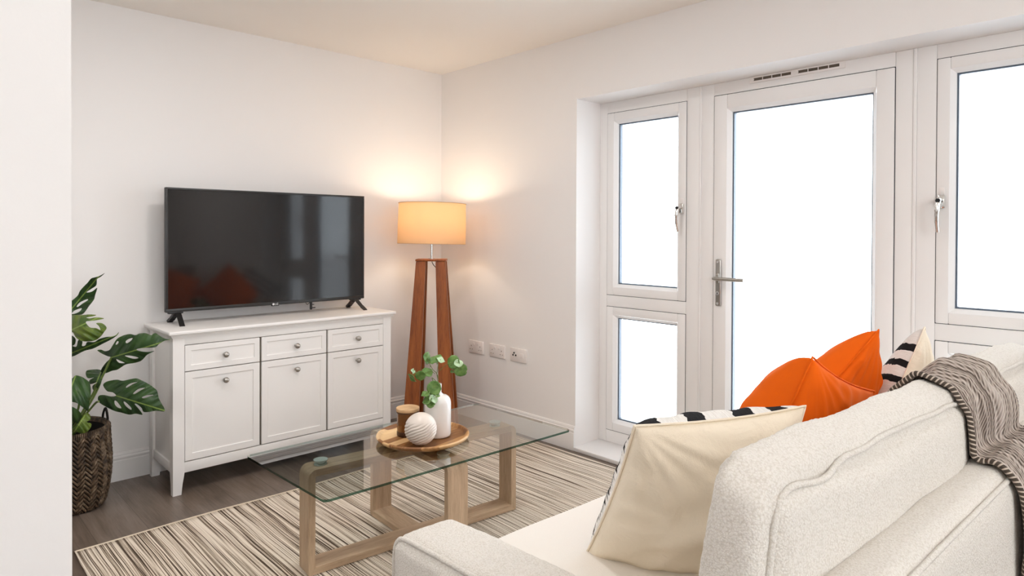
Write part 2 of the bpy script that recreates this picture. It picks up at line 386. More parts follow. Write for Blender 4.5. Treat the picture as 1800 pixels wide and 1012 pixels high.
# ---- door_1
d1 = tag(empty('door_1'), kind='structure')
bm = bmesh.new(); box(bm, XF, XF+.07, -2.035, -1.963, ZB, OZ, .003); box(bm, XF, XF+.07, -2.946, -2.879, ZB, OZ, .003); box(bm, XF, XF+.07, -2.879, -2.035, 1.977, OZ, .003); box(bm, XF, XF+.07, -2.879, -2.035, ZB, .05, .003)
build('frame', bm, M_upvc, d1, True, autos=40)
bm = bmesh.new(); box(bm, XF-.004, XF+.07, -1.963, -1.951, ZB, OZ, .0035)
build('coupler_strip', bm, M_upvc, d1, True, autos=40)
bm = bmesh.new(); box(bm, XF-.004, XF+.07, -2.960, -2.946, ZB, OZ, .0035)
build('coupler_strip', bm, M_upvc, d1, True, autos=40)
ds = sash(d1, 'door_leaf', -2.038, -2.877, .052, 1.974, .072, None, XF-.006)
# ---- window_2, right of the door
w2 = tag(empty('window_2'), kind='structure')
bm = bmesh.new(); box(bm, XF, XF+.07, -3.031, -2.960, ZB, OZ, .003); box(bm, XF, XF+.07, OY1, -3.571, ZB, OZ, .003)
box(bm, XF, XF+.07, -3.571, -3.031, 1.981, OZ, .003); box(bm, XF, XF+.07, -3.571, -3.031, .832, .901, .003); box(bm, XF, XF+.07, -3.571, -3.031, ZB, .094, .003)
build('frame', bm, M_upvc, w2, True, autos=40)
sash(w2, 'sash', -3.033, -3.569, .903, 1.979, .046, None, XF-.004)
sash(w2, 'sash', -3.033, -3.569, .096, .830, .046, None, XF-.004)
# ---- fill_window, added unseen behind the camera to give frontal fill light
w3 = tag(empty('fill_window', (-2.65, RY-.10, 0), (0, 0, -PI/2)), kind='structure')
bm = bmesh.new(); frame_ring(bm, 1.15, -1.15, .75, 2.05, (.06,)*4, 0, .07, .003); build('frame', bm, M_upvc, w3, True, autos=40)
sash(w3, 'sash', 1.09, -1.09, .812, 1.988, .048, None, -.004)

def window_handle(parent, y, z, keepred=False):
    h = pbox('handle', M_chrome, parent, XF-.014, XF-.004, y-.013, y+.013, z-.035, z+.02, bev=.004)
    bm = bmesh.new(); box(bm, XF-.008, XF-.004, y-.010, y+.008, z+.02, z+.05, .002); build('handle_plate', bm, M_socket, h, True, autos=40)
    ptube('lever', smoothpath([(XF-.014, y, z), (XF-.042, y+.002, z-.004), (XF-.050, y+.006, z-.045), (XF-.044, y+.008, z-.09), (XF-.034, y+.006, z-.130)], 6), [.0095]*13+[.008]*6+[.0065]*6, M_chrome, h, 12)
    bm = bmesh.new(); bmesh.ops.create_cone(bm, cap_ends=True, segments=20, radius1=.0085, radius2=.0085, depth=.006, matrix=Matrix.Translation((XF-.052, y+.002, z-.004)) @ Matrix.Rotation(PI/2, 4, 'Y'))
    build('lock_button', bm, M_black, h, True, autos=40)
window_handle(w1, -1.850, 1.405); window_handle(w2, -3.052, 1.405)
# door handle: long backplate, lever, key cylinder
hb = pbox('handle', M_nickel, ds, XF-.018, XF-.006, -2.086, -2.056, .892, 1.132, bev=.0055, seg=3)
ptube('lever', smoothpath([(XF-.018, -2.070, 1.035), (XF-.055, -2.070, 1.035), (XF-.066, -2.080, 1.035), (XF-.066, -2.13, 1.035), (XF-.064, -2.235, 1.034)], 6), .009, M_nickel, hb, 14)
bm = bmesh.new(); box(bm, XF-.024, XF-.018, -2.080, -2.062, 1.010, 1.060, .003); build('rose', bm, M_nickel, hb, True, autos=40)
bm = bmesh.new()
for zz, rr in ((.905, .007), (.958, .009), (1.118, .005)):
    bmesh.ops.create_cone(bm, cap_ends=True, segments=20, radius1=rr, radius2=rr*.8, depth=.006, matrix=Matrix.Translation((XF-.020, -2.071, zz)) @ Matrix.Rotation(PI/2, 4, 'Y'))
build('key_cylinder', bm, M_chrome, hb, True, autos=40)
bm = bmesh.new(); box(bm, XF-.0245, XF-.019, -2.0725, -2.0695, .952, .963); build('keyhole', bm, M_black, hb)
# trickle vent over the door
tv = tag(empty('trickle_vent', (XF, -2.45, 2.025)), 'white slotted trickle vent fixed above the glazed door', 'vent')
pbox('vent_body', M_socket, tv, -.007, 0, -.228, .222, -.017, .015, bev=.003)
for k in (0, 1):
    y0 = .205-k*.218
    pbox('slot', M_dark, tv, -.0080, -.0065, y0-.190, y0-.006, -.0065, .0065)
    for q in (1, 2, 3): pbox('slot_bar', M_socket, tv, -.0092, -.0062, y0-.006-q*.046-.0016, y0-.006-q*.046+.0016, -.0068, .0068)
    pbox('slider', M_socket, tv, -.0095, -.0062, y0-.008, y0+.002, -.0045, .0045, bev=.001)

# added fill lights set in the ceiling, out of view
for i, (x, y, pw_) in enumerate(FILL_DOWN):
    r = lathe('fill_downlight', [(.150, -.001), (.162, -.008), (.170, -.001), (.170, 0)], M_trim, ceil, 40); r.location = (x, y, H)
    lathe('fill_diffuser', [(0, -.003), (.15, -.003), (.15, -.001)], M_fillglow, r, 40)
    l = bpy.data.lights.new('fill_downlight_lamp', 'AREA'); l.shape = 'DISK'; l.size = .29; l.energy = pw_; l.color = (1, .975, .96)
    lo = bpy.data.objects.new('fill_downlight_lamp', l); lo.parent = r; lo.location = (0, 0, -.008); COL.objects.link(lo)

for x, y, pw_ in FILL_PEND:  # added unseen globes that brighten the upper walls and ceiling
    q_ = lathe('fill_globe', [(0, -.12)]+[(.12*math.sin(a*PI/16), -.12*math.cos(a*PI/16)) for a in range(1, 16)]+[(0, .12)],
          mat('fill_globe_glow', (1, 1, 1), .5, emit=(1, .975, .95), es=pw_/(PI*.18*PI)), ceil, 40); q_.location = (x, y, 1.98)
    ptube('fill_globe_cord', [(0, 0, .12), (0, 0, H-1.98)], .003, M_black, q_, 6)

# ------------------------------------------------------------------ wall sockets
def socket(y, label, kind):
    s = tag(empty('wall_socket', (0, y, .489)), label, 'socket')
    pbox('faceplate', M_socket, s, -.010, 0, -.073, .073, -.042, .042, bev=.003)
    if kind == 'double':
        for sy in (-1, 1):
            pbox('switch', M_socket, s, -.013, -.009, sy*.020-.008, sy*.020+.008, .012, .028, bev=.0015)
            for dy, dz, w_, h_ in ((0, .005, .0025, .004), (-.011, -.018, .004, .0018), (.011, -.018, .004, .0018)):
                pbox('pin_hole', M_dark, s, -.0104, -.0096, sy*.045+dy-w_, sy*.045+dy+w_, dz-h_, dz+h_)
    else:
        for dy, dz in ((.036, .012), (.045, -.002), (.020, -.002)):
            bm = bmesh.new(); bmesh.ops.create_cone(bm, cap_ends=True, segments=20, radius1=.0058, radius2=.0058, depth=.003, matrix=Matrix.Translation((-.0105, dy, dz)) @ Matrix.Rotation(PI/2, 4, 'Y'))
            build('pin_hole', bm, M_black, s)
        pbox('switch', M_socket, s, -.0125, -.009, -.05, -.02, -.014, .016, bev=.0015)
socket(-.400, 'white double wall socket nearest the lamp corner', 'double')
socket(-.613, 'white double wall socket in the middle of the three wall plates', 'double')
socket(-.813, 'white wall plate with three dark round holes, nearest the window reveal', 'aerial')

# ------------------------------------------------------------------ rug
rug = tag(empty('rug', (-1.22, -1.75, 0)), 'cream and brown striped flat woven rug under the glass table', 'rug')
bm = bmesh.new(); nx, ny = 60, 50; g = []
for j in range(ny+1):
    row = []
    for i in range(nx+1):
        x = -1.14+2.285*i/nx; y = 1.005-2.0*j/ny
        y += .006*math.sin(x*7) if j == 0 else 0
        row.append(bm.verts.new((x, y, .008+.0015*noise.noise(Vector((x*5, y*5, 0))))))
    g.append(row)
for j in range(ny):
    for i in range(nx): bm.faces.new((g[j][i], g[j][i+1], g[j+1][i+1], g[j+1][i]))
rp = build('pile', bm, M_rug, rug, True); sm = rp.modifiers.new('t', 'SOLIDIFY'); sm.thickness = .007; sm.offset = -1
ptube('binding', [(-1.14+2.285*i/60, 1.008+.006*math.sin((-1.14+2.285*i/60)*7), .0065) for i in range(61)], .0055, M_rugedge, rug, 8)
ptube('binding', [(-1.142, 1.005-2.0*i/40, .0055) for i in range(41)], .0045, M_rug, rug, 8)
ptube('binding', [(1.147, 1.005-2.0*i/40, .0055) for i in range(41)], .0045, M_rug, rug, 8)

# ------------------------------------------------------------------ sideboard
SX0, SX1, SY0, SY1 = -1.912, -.696, -.416, -.036
sb = tag(empty('sideboard', ((SX0+SX1)/2, (SY0+SY1)/2, 0)), 'white painted sideboard with three drawers above three doors', 'sideboard')
o = Vector(sb.location)
def L(x, y, z): return (x-o.x, y-o.y, z-o.z)
def sbox(name, m, par, x0, x1, y0, y1, z0, z1, bev=.0015):
    return pbox(name, m, par, x0-o.x, x1-o.x, y0-o.y, y1-o.y, z0, z1, bev=bev)
# legs: outside face straight, inside face tapering towards the foot
for sx in (0, 1):
    for sy in (0, 1):
        X0 = SX0 if sx == 0 else SX1; dx = 1 if sx == 0 else -1
        Y0 = SY0 if sy == 0 else SY1; dy = 1 if sy == 0 else -1
        bm = bmesh.new(); w = .052
        secs = [(0, .038, .03), (.05, .043, .036), (.09, .050, .045), (.104, w, .05), (.755, w, .05)]
        rings = [[bm.verts.new(L(X0+dx*a, Y0+dy*b, z)) for a, b in ((0, 0), (p, 0), (p, q), (0, q))] for z, p, q in secs]
        for A, B in zip(rings, rings[1:]):
            for i in range(4): bm.faces.new((A[i], A[(i+1) % 4], B[(i+1) % 4], B[i]))
        bm.faces.new(rings[0]); bm.faces.new(rings[-1]); build('leg', bm, M_sb, sb)
bm = bmesh.new()
def bb(x0, x1, y0, y1, z0, z1, bev=.001): box(bm, x0-o.x, x1-o.x, y0-o.y, y1-o.y, z0, z1, bev)
bb(SX0+.052, SX1-.052, SY0+.002, SY0+.022, .718, .757); bb(SX0+.052, SX1-.052, SY0+.002, SY0+.022, .102, .151)
bb(SX0+.012, SX0+.030, SY0+.05, SY1-.05, .14, .757); bb(SX1-.030, SX1-.012, SY0+.05, SY1-.05, .14, .757)
bb(SX0+.05, SX1-.05, SY1-.016, SY1-.004, .14, .757); bb(SX0+.03, SX1-.03, SY0+.02, SY1-.01, .135, .150)
bb(SX0+.03, SX1-.03, SY0+.026, SY1-.01, .576, .592)
build('carcass', bm, M_sb, sb, True, autos=30)
for a_, b_ in ((SX0+.003, SX0+.03), (SX1-.03, SX1-.003)):
    bm = bmesh.new(); bb(a_, b_, SY0+.05, SY1-.05, .102, .146); build('side_rail', bm, M_sb, sb, True, autos=30)
bm = bmesh.new(); bb(SX0+.05, SX1-.05, SY0+.016, SY0+.026, .151, .718, 0)
build('inner_face', bm, M_dark, sb)
bm = bmesh.new()
for e, z0, z1, bv in ((.006, .755, .764, .001), (.012, .762, .771, .0035), (.024, .770, .789, .006)):
    box(bm, SX0-e-o.x, SX1+e-o.x, SY0-e-o.y, SY1+.015-o.y, z0, z1, bv, 3)
build('top', bm, M_sb, sb, True, autos=50)
def panel(name, x0, x1, z0, z1, fr):
    """framed front with sunken field"""
    y = SY0+.002; bm = bmesh.new()
    lay = [(0, 0), (0.0, -.0), (fr, 0), (fr+.007, .007), (fr+.014, .0075)]
    rings = []
    for q, d in [(0, .016), (0, .001), (.001, 0), (fr, 0), (fr+.003, .004), (fr+.010, .0045)]:
        rings.append([bm.verts.new(L(a, y+d, b)) for a, b in ((x0+q, z0+q), (x1-q, z0+q), (x1-q, z1-q), (x0+q, z1-q))])
    for A, B in zip(rings, rings[1:]):
        for i in range(4): bm.faces.new((A[i], A[(i+1) % 4], B[(i+1) % 4], B[i]))
    bm.faces.new(rings[-1]); bm.faces.new(rings[0][::-1])
    return build(name, bm, M_sb, sb)
def knob(par, x, z):
    k_ = lathe('knob', [(0, 0), (.009, 0), (.009, .002), (.0045, .005), (.0045, .012), (.011, .015), (.0145, .020), (.0135, .026), (.008, .030), (0, .0315)], M_nickel, par, 28)
    k_.location = L(x, SY0+.006, z); k_.rotation_euler = (PI/2, 0, 0)
cols = [(-1.858, -1.493), (-1.484, -1.1165), (-1.108, -.7475)]
for (a, b) in cols:
    dr = panel('drawer', a+.001, b-.001, .590, .7145, .026); knob(dr, (a+b)/2+.006, .650)
    do = panel('door', a+.001, b-.001, .156, .5855, .032); knob(do, (a+b)/2+.006, .523)

# ------------------------------------------------------------------ television
tvp = Vector((-1.3055, -.165, .789)); tvo = tag(empty('television', tvp), 'large black flat television on two splayed feet on the white sideboard', 'television'); tvo.rotation_euler = (0, 0, math.radians(-.45))
TW, T0, T1 = .568, .062, .699
bm = bmesh.new(); box(bm, -TW, TW, -.005, .020, T0, T1, .003); box(bm, -TW+.12, TW-.12, .018, .055, T0+.05, T1-.22, .012)
build('case', bm, M_black, tvo, True, autos=40)
M_bez = mat('tv_bezel', (.02, .019, .018), .33)
bm = bmesh.new(); frame_ring2 = [(-TW, TW, T0, T0+.018), (-TW, TW, T1-.010, T1), (-TW, -TW+.011, T0+.018, T1-.010), (TW-.011, TW, T0+.018, T1-.010)]
for a, b, c_, d in frame_ring2: box(bm, a, b, -.010, -.004, c_, d, .0015)
build('bezel', bm, M_bez, tvo, True, autos=40)
pbox('screen', M_screen, tvo, -TW+.010, TW-.010, -.0075, -.004, T0+.017, T1-.009)
pbox('logo_tab', M_bez, tvo, -.022, .022, -.011, .002, T0-.006, T0+.014, bev=.002)
tc = bpy.data.curves.new('logo_text', 'FONT'); tc.body = 'LG'; tc.size = .016; tc.align_x = 'LEFT'; tc.extrude = .0004
to = bpy.data.objects.new('logo_src', tc); COL.objects.link(to); bpy.context.view_layer.update()
tm = bpy.data.meshes.new_from_object(to); bpy.data.objects.remove(to)
tm.materials.clear(); lg = link('logo_text', tm, tvo, M_logo); lg.rotation_euler = (PI/2, 0, 0); lg.location = (-.003, -.0112, T0-.001)
bm = bmesh.new(); bmesh.ops.create_cone(bm, cap_ends=True, segments=28, radius1=.0062, radius2=.0062, depth=.0008, matrix=Matrix.Translation((-.0115, -.0113, T0+.0045)) @ Matrix.Rotation(PI/2, 4, 'X'))
build('logo_disc', bm, M_logo, tvo)
for sx in (-1, 1):
    x = sx*.515; bm = bmesh.new()
    for yy in (-.105, .105):
        n_ = 8
        pts = [Vector((x-sx*.0, .0+.1*0, T0+.004)), Vector((x-sx*.004, yy*.25, T0-.012)), Vector((x, yy*.7, .020)), Vector((x+sx*.004, yy, .004))]
        for a, b in zip(pts, pts[1:]):
            wv_ = .013; prof = [(-wv_, 0), (wv_, 0)]
            vsA = [bm.verts.new(a+Vector((q, s2*.006, h*.006))) for q, s2, h in ((-wv_, -1, -1), (wv_, -1, -1), (wv_, 1, 1), (-wv_, 1, 1))]
            vsB = [bm.verts.new(b+Vector((q, s2*.006, h*.004))) for q, s2, h in ((-wv_, -1, -1), (wv_, -1, -1), (wv_, 1, 1), (-wv_, 1, 1))]
            for i in range(4): bm.faces.new((vsA[i], vsA[(i+1) % 4], vsB[(i+1) % 4], vsB[i]))
            bm.faces.new(vsA[::-1]); bm.faces.new(vsB)
    box(bm, x-.04, x+.03, -.012, .016, T0-.008, T0+.003, .003)
    build('stand_foot', bm, M_black, tvo, True, autos=40)
# joystick button and cable clip under the set
cc = pbox('cable_clip', M_black, tvo, .214, .228, -.002, .010, T0-.045, T0+.002, bev=.004)
ptube('loop', smoothpath([(.214, .004, T0-.002), (.200, .004, T0-.012), (.192, .004, T0-.008), (.188, .004, T0+.002)], 5), .0018, M_black, cc, 8)
pbox('hook', M_black, cc, .226, .248, .000, .006, T0-.037, T0-.032, bev=.001)
pbox('hook', M_black, cc, .226, .240, .000, .006, T0-.018, T0-.014, bev=.001)

# ------------------------------------------------------------------ floor lamp
LX, LY = -.363, -.376
lp = tag(empty('floor_lamp', (LX, LY, 0)), 'tall wooden floor lamp with glowing cream drum shade in the corner', 'lamp'); lp.scale = (1.035, 1.035, 1)
# four faces of two inverted V pairs: legs as L-shaped boards splaying from the top plate
ax = math.radians(-43.6)
def leg_board(ang, top_r, bot_r, w_top, w_bot, th, zt):
    """flat board leaning outwards; its broad face is tangential"""
    bm = bmesh.new(); d = Vector((math.cos(ang), math.sin(ang), 0)); s = Vector((-math.sin(ang), math.cos(ang), 0))
    R_ = []
    for z, r, w in ((0, bot_r, w_bot), (zt*.5, (top_r+bot_r)/2-.004, (w_top+w_bot)/2), (zt, top_r, w_top)):
        R_.append([bm.verts.new(d*(r+a*th)+s*(b*w)+Vector((0, 0, z))) for a, b in ((0, -.5), (0, .5), (-1, .5), (-1, -.5))])
    for A, B in zip(R_, R_[1:]):
        for i in range(4): bm.faces.new((A[i], A[(i+1) % 4], B[(i+1) % 4], B[i]))
    bm.faces.new(R_[0]); bm.faces.new(R_[-1])
    bmesh.ops.bevel(bm, geom=list(bm.edges), offset=.003, segments=2, affect='EDGES')
    return build('leg', bm, M_teak, lp, True, autos=35)
ZT = 1.082
def tapered_leg(sx, sy):
    bm = bmesh.new(); R_ = []
    for z, ci, co_, dn, df in ((0, .066, .163, .085, .125), (ZT*.5, .048, .127, .052, .088), (ZT, .030, .090, .020, .055)):
        R_.append([bm.verts.new((sx*a, sy*b, z)) for a, b in ((ci, dn), (co_, dn), (co_, df), (ci, df))])
    for A, B in zip(R_, R_[1:]):
        for q in range(4): bm.faces.new((A[q], A[(q+1) % 4], B[(q+1) % 4], B[q]))
    bm.faces.new(R_[0]); bm.faces.new(R_[-1])
    bmesh.ops.recalc_face_normals(bm, faces=bm.faces)
    bmesh.ops.bevel(bm, geom=[e for e in bm.edges], offset=.004, segments=2, affect='EDGES')
    bmesh.ops.transform(bm, matrix=Matrix.Rotation(ax, 4, 'Z'), verts=bm.verts)
    build('leg', bm, M_teak, lp, True, autos=35)
for sx in (-1, 1):
    for sy in (-1, 1): tapered_leg(sx, sy)
bm = bmesh.new(); bmesh.ops.create_cone(bm, cap_ends=True, segments=3, radius1=.01, radius2=.01, depth=.001); bm.clear()
box(bm, -.093, .093, -.058, .058, ZT-.002, ZT+.012, .003)
bmesh.ops.transform(bm, matrix=Matrix.Rotation(ax, 4, 'Z'), verts=bm.verts); build('top_plate', bm, M_teak, lp, True, autos=40)
lathe('pole', [(0, 0), (.022, 0), (.022, .004), (.0065, .006), (.0065, .15), (0, .15)], M_chrome, lp, 24, (0, 0, ZT+.012))
ptube('cord', smoothpath([(0, 0, ZT-.002), (.01, -.01, ZT-.03), (.03, -.03, ZT-.055), (.055, -.05, ZT-.075), (.07, -.065, ZT-.11)], 6), .0022, M_black, lp, 8)
lathe('bulb_holder', [(0, 0), (.016, 0), (.018, .05), (0, .05)], M_socket, lp, 20, (0, 0, ZT+.155))
lathe('bulb', [(0, 0), (.014, .0), (.03, .035), (.03, .05), (.018, .072), (0, .078)], M_bulb, lp, 24, (0, 0, ZT+.205))
sh = lathe('lamp_shade', [(.2065, 0), (.2100, 0), (.2095, .125), (.2065, .250), (.2035, .250), (.2065, .125), (.2065, 0)], M_shade, lp, 96, (0, 0, 0))
sh.scale = (1, 1, 1.036); sh.location = (0, 0, 1.190); sh.rotation_euler = (0, math.radians(1.2), 0)
ringm = mat('shade_trim', (.45, .33, .2), .7)
for z in (.001, .249):
    ptube('trim_ring', [(.2085*math.cos(2*PI*i/72), .2085*math.sin(2*PI*i/72), z) for i in range(73)], .0018, ringm, sh, 6)
bm = bmesh.new()
for k_ in range(3):
    a_ = 2*PI*k_/3+.4; tube(bm, [(0, 0, .03), (.205*math.cos(a_), .205*math.sin(a_), .03)], .002, 6)
build('spider', bm, M_chrome, sh)
bl = bpy.data.lights.new('lamp_bulb_light', 'POINT'); bl.energy = 4.0; bl.color = (1, .85, .68); bl.shadow_soft_size = .035
blo = bpy.data.objects.new('lamp_bulb_light', bl); blo.parent = lp; blo.location = (0, 0, ZT+.30); COL.objects.link(blo)

# ------------------------------------------------------------------ coffee table
ct = tag(empty('coffee_table', (-1.316, -1.553, .0105), (0, 0, math.radians(-5.7))), 'rectangular glass coffee table on crossed limed oak loop legs', 'table')
TH, BW, HZ = .026, .092, .385
def loop(name, axis, half, m_side, m_len, z0=0.0, z1=HZ, TH=.026, cx=0, rot=0):
    """rectangular loop of flat board with rounded outer corners, in the axis-z plane"""
    bm = bmesh.new(); r = .032; n = 8
    def rr(h, za, zb, rt_, rb_):
        P = []
        for sx_, zc, a0, rad in ((1, zb, 0, rt_), (-1, zb, 90, rt_), (-1, za, 180, rb_), (1, za, 270, rb_)):
            for i in range(n+1):
                a = math.radians(a0+90*i/n); P.append((cx+sx_*(h-rad)+rad*math.cos(a), (zc-rad if zc == zb else zc+rad)+rad*math.sin(a)))
        return P
    po = rr(half, z0, z1, r, .006 if axis == 0 else .016); pi_ = rr(half-TH, z0+TH, z1-TH, .004, .004)
    lay = []
    for b, pp in ((-.5, po), (.5, po), (.5, pi_), (-.5, pi_)):
        w = BW*b
        lay.append([bm.verts.new((u, w, z) if axis == 0 else (w, u, z)) for u, z in pp])
    N_ = len(po)
    for k_ in range(4):
        A, B = lay[k_], lay[(k_+1) % 4]
        for i in range(N_):
            f = bm.faces.new((A[i], A[(i+1) % N_], B[(i+1) % N_], B[i]))
            c_ = f.calc_center_median(); u = c_[axis]-cx
            f.material_index = 0 if abs(u) > half-TH-.001 else 1
    bmesh.ops.transform(bm, matrix=Matrix.Rotation(rot, 4, 'Z'), verts=bm.verts)
    return build(name, bm, None, ct, True, mats=[m_side, m_len], autos=35)
loop('leg_loop', 0, .480, M_oakz, M_oakx, cx=.012); loop('leg_loop', 1, .300, M_oakz, M_oaky, .0012, HZ-.0008, .024, 0, math.radians(2.5))
discs = [(-.405, 0, 0), (.405, 0, 0), (0, -.215, 0), (0, .215, 0)]
M_disc = mat('clear_mount', (.72, .84, .80), .12, spec=.9)
for x, y, z in discs: lathe('mounting_disc', [(0, 0), (.024, 0), (.024, .004), (.017, .005), (.017, .014), (.026, .015), (.026, .0188), (0, .0188)], M_disc, ct, 32, (x, y, HZ))
bm = bmesh.new(); 
gl = [(-1.918, -1.309), (-1.902, -1.892), (-.775, -1.928), (-.790, -1.325)]
Rinv = Matrix.Rotation(-math.radians(-5.7), 3, 'Z'); ct0 = Vector((-1.316, -1.553, 0))
Pg = [Rinv @ (Vector((x, y, 0))-ct0) for x, y in gl]
outl = []
for i in range(4):
    a, b, c_ = Pg[i-1], Pg[i], Pg[(i+1) % 4]; r_ = .022
    p0 = b+(a-b).normalized()*r_; p1 = b+(c_-b).normalized()*r_
    for s_ in range(7):
        tt = s_/6; outl.append((p0*(1-tt)**2+b*2*tt*(1-tt)+p1*tt*tt))
GZ0, GZ1 = HZ+.0193, HZ+.0278
lo = [bm.verts.new((p.x, p.y, GZ0)) for p in outl]; hi = [bm.verts.new((p.x, p.y, GZ1)) for p in outl]
fh = bm.faces.new(hi); fl = bm.faces.new(lo[::-1]); fh.material_index = 0; fl.material_index = 2
for i in range(len(outl)):
    f = bm.faces.new((lo[i], lo[(i+1) % len(lo)], hi[(i+1) % len(lo)], hi[i])); f.material_index = 1
M_under = thin_glass('table_glass_underside', (.97, .985, .98), .0)
build('glass_top', bm, None, ct, False, mats=[M_glass, M_glassedge, M_under])
TZ = .0105+GZ1+.0004     # top of the glass

# ------------------------------------------------------------------ things on the table
tray = tag(empty('serving_tray', (-1.316, -1.605, TZ), (0, 0, math.radians(10))), 'round acacia wood tray with raised rim on the glass table', 'tray')
lathe('tray_body', [(0, 0), (.150, 0), (.168, .003), (.183, .012), (.188, .020), (.187, .0245), (.182, .026), (.176, .024), (.171, .016), (.165, .0125), (0, .0125)], M_tray, tray, 96, autos=70)
TT = TZ+.0127
cn = tag(empty('candle_jar', (-1.352, -1.548, TT)), 'amber glass candle jar with pale wooden lid on the round tray', 'candle')
lathe('jar', [(0, 0), (.037, 0), (.0425, .004), (.0435, .012), (.0435, .100), (.041, .100), (.041, .012), (.038, .006), (0, .006)], M_amber, cn, 48)
lathe('candle', [(0, .0065), (.039, .0065), (.0395, .060), (0, .060)], M_wax, cn, 32)
lathe('jar_foot_ring', [(.0437, .003), (.0443, .010), (.0443, .018), (.0437, .020)], mat('dark_amber', (.05, .018, .006), .3), cn, 48)
lathe('lid', [(0, .1002), (.0465, .1002), (.0475, .103), (.0475, .110), (.0465, .1125), (0, .1125)], M_lid, cn, 48)
lathe('lid_shadow_ring', [(.0412, .0935), (.0455, .0935), (.0462, .0998), (.0412, .0998)], mat('lid_shadow_band', (.10, .045, .018), .5), cn, 48)  # dark ring: shadow below the lid put into its colour
R_B = .0625
bcen = Vector((-1.387, -1.687, TT+R_B+.0002))
ball = tag(empty('ceramic_ball', bcen), 'round off-white carved ceramic ball in front of the white vase', 'ornament')
bm = bmesh.new(); bmesh.ops.create_uvsphere(bm, u_segments=160, v_segments=96, radius=R_B)
for v in bm.verts:
    p = v.co.normalized(); d = p.dot(Vector((.25, -.35, .9)).normalized())
    q = p.dot(Vector((-.41, .39, .82)))+.12*math.sin(p.dot(Vector((.72, -.69, 0)))*2.2); s_ = math.sin(q*40+noise.noise(p*2)*1.5)
    m_ = max(0, min(1, (.55-p.z)*4))
    v.co = p*(R_B-.0042*m_*max(0, s_)**1.0-.0006*m_*noise.noise(p*26))
build('ball_body', bm, M_ball, ball, True)
vs = tag(empty('bottle_vase', (-1.268, -1.640, TT)), 'glossy white ceramic bottle vase with narrow neck on the tray', 'vase')
lathe('vase_body', [(0, 0), (.046, 0), (.0515, .004), (.0535, .012), (.0535, .128), (.0530, .138), (.0505, .149), (.045, .158), (.036, .1645), (.024, .1680), (.0160, .1700), (.0140, .174), (.0140, .186), (.0148, .198), (.0148, .212), (.0130, .2125), (.0122, .20), (.0120, .18), (.030, .16), (.045, .14), (.045, .01), (0, .01)], M_vase, vs, 64, autos=70)

# pixel -> point helper for laying out the plants where they stand
CAMP = Vector((-2.8873, -3.7746, 1.2658))
def ray(px, py): return fw+r2*((px-900)/FPX)-u2*((py-CY)/FPX)
def atd(px, py, depth): return CAMP+ray(px, py)*depth
def aty(px, py, y):
    d = ray(px, py); return CAMP+d*((y-CAMP.y)/d.y)
vdep = (Vector((-1.268, -1.640, 0))-Vector((CAMP.x, CAMP.y, 0))).dot(fw)
sprig = tag(empty('leafy_sprig', (-1.268, -1.640, TT+.19)), 'sprig of round green leaves standing in the white bottle vase', 'plant')
so = Vector(sprig.location)
neck = Vector((0, 0, .025))
def relp(px, py, dd=0): return atd(px, py, vdep+dd)-so
def disc_leaf(c, rad, nrm, m, asp=1.0, stemfrom=None, roll=0):
    bm = bmesh.new(); nrm = Vector(nrm).normalized(); a = nrm.cross(Vector((0, 0, 1)));
    if a.length < .1: a = Vector((1, 0, 0))
    a.normalize(); b = nrm.cross(a); rings = [[bm.verts.new(c+nrm*-.002)]]
    for k_ in range(1, 6):
        rr = rad*k_/5; ring = []
        for i in range(28):
            t_ = 2*PI*i/28; notch = 1-.16*max(0, 1-abs(((t_+roll) % (2*PI))-PI)/.22)*(k_/5)
            w = 1+.018*math.sin(t_*9)*(k_/5)
            ring.append(bm.verts.new(c+a*rr*notch*w*math.cos(t_)+b*rr*notch*w*asp*math.sin(t_)+nrm*(.0035*(k_/5)**2*math.sin(3*t_+roll)-.002*(1-k_/5))))
        rings.append(ring)
    for i in range(28): bm.faces.new((rings[0][0], rings[1][i], rings[1][(i+1) % 28]))
    for A, B in zip(rings[1:], rings[2:]):
        for i in range(28): bm.faces.new((A[i], A[(i+1) % 28], B[(i+1) % 28], B[i]))
    lf = build('leaf', bm, m, sprig, True); s_ = lf.modifiers.new('t', 'SOLIDIFY'); s_.thickness = .0007
    if stemfrom is not None:
        mid = (stemfrom+c)/2+Vector((0, 0, .008)); ptube('stem', smoothpath([stemfrom, mid, c], 6), .0011, M_stem, lf, 6)
vc = -fw; K = vdep/FPX
j1 = relp(768, 657); j2 = relp(770, 640); j3 = relp(762, 672)
for st_ in ([neck-Vector((0, 0, .17)), neck, j1, j2, relp(766, 628)], [neck-Vector((.004, 0, .17)), neck, j1, relp(760, 648), relp(752, 632)], [neck, relp(760, 664, -.01), j3, relp(763, 680, -.03)], [neck, j3, relp(756, 695, -.05), relp(757, 716, -.06)]):
    ptube('stem', smoothpath(st_, 6), .0013, M_stem, sprig, 6)
rt_ = r2; upv = u2
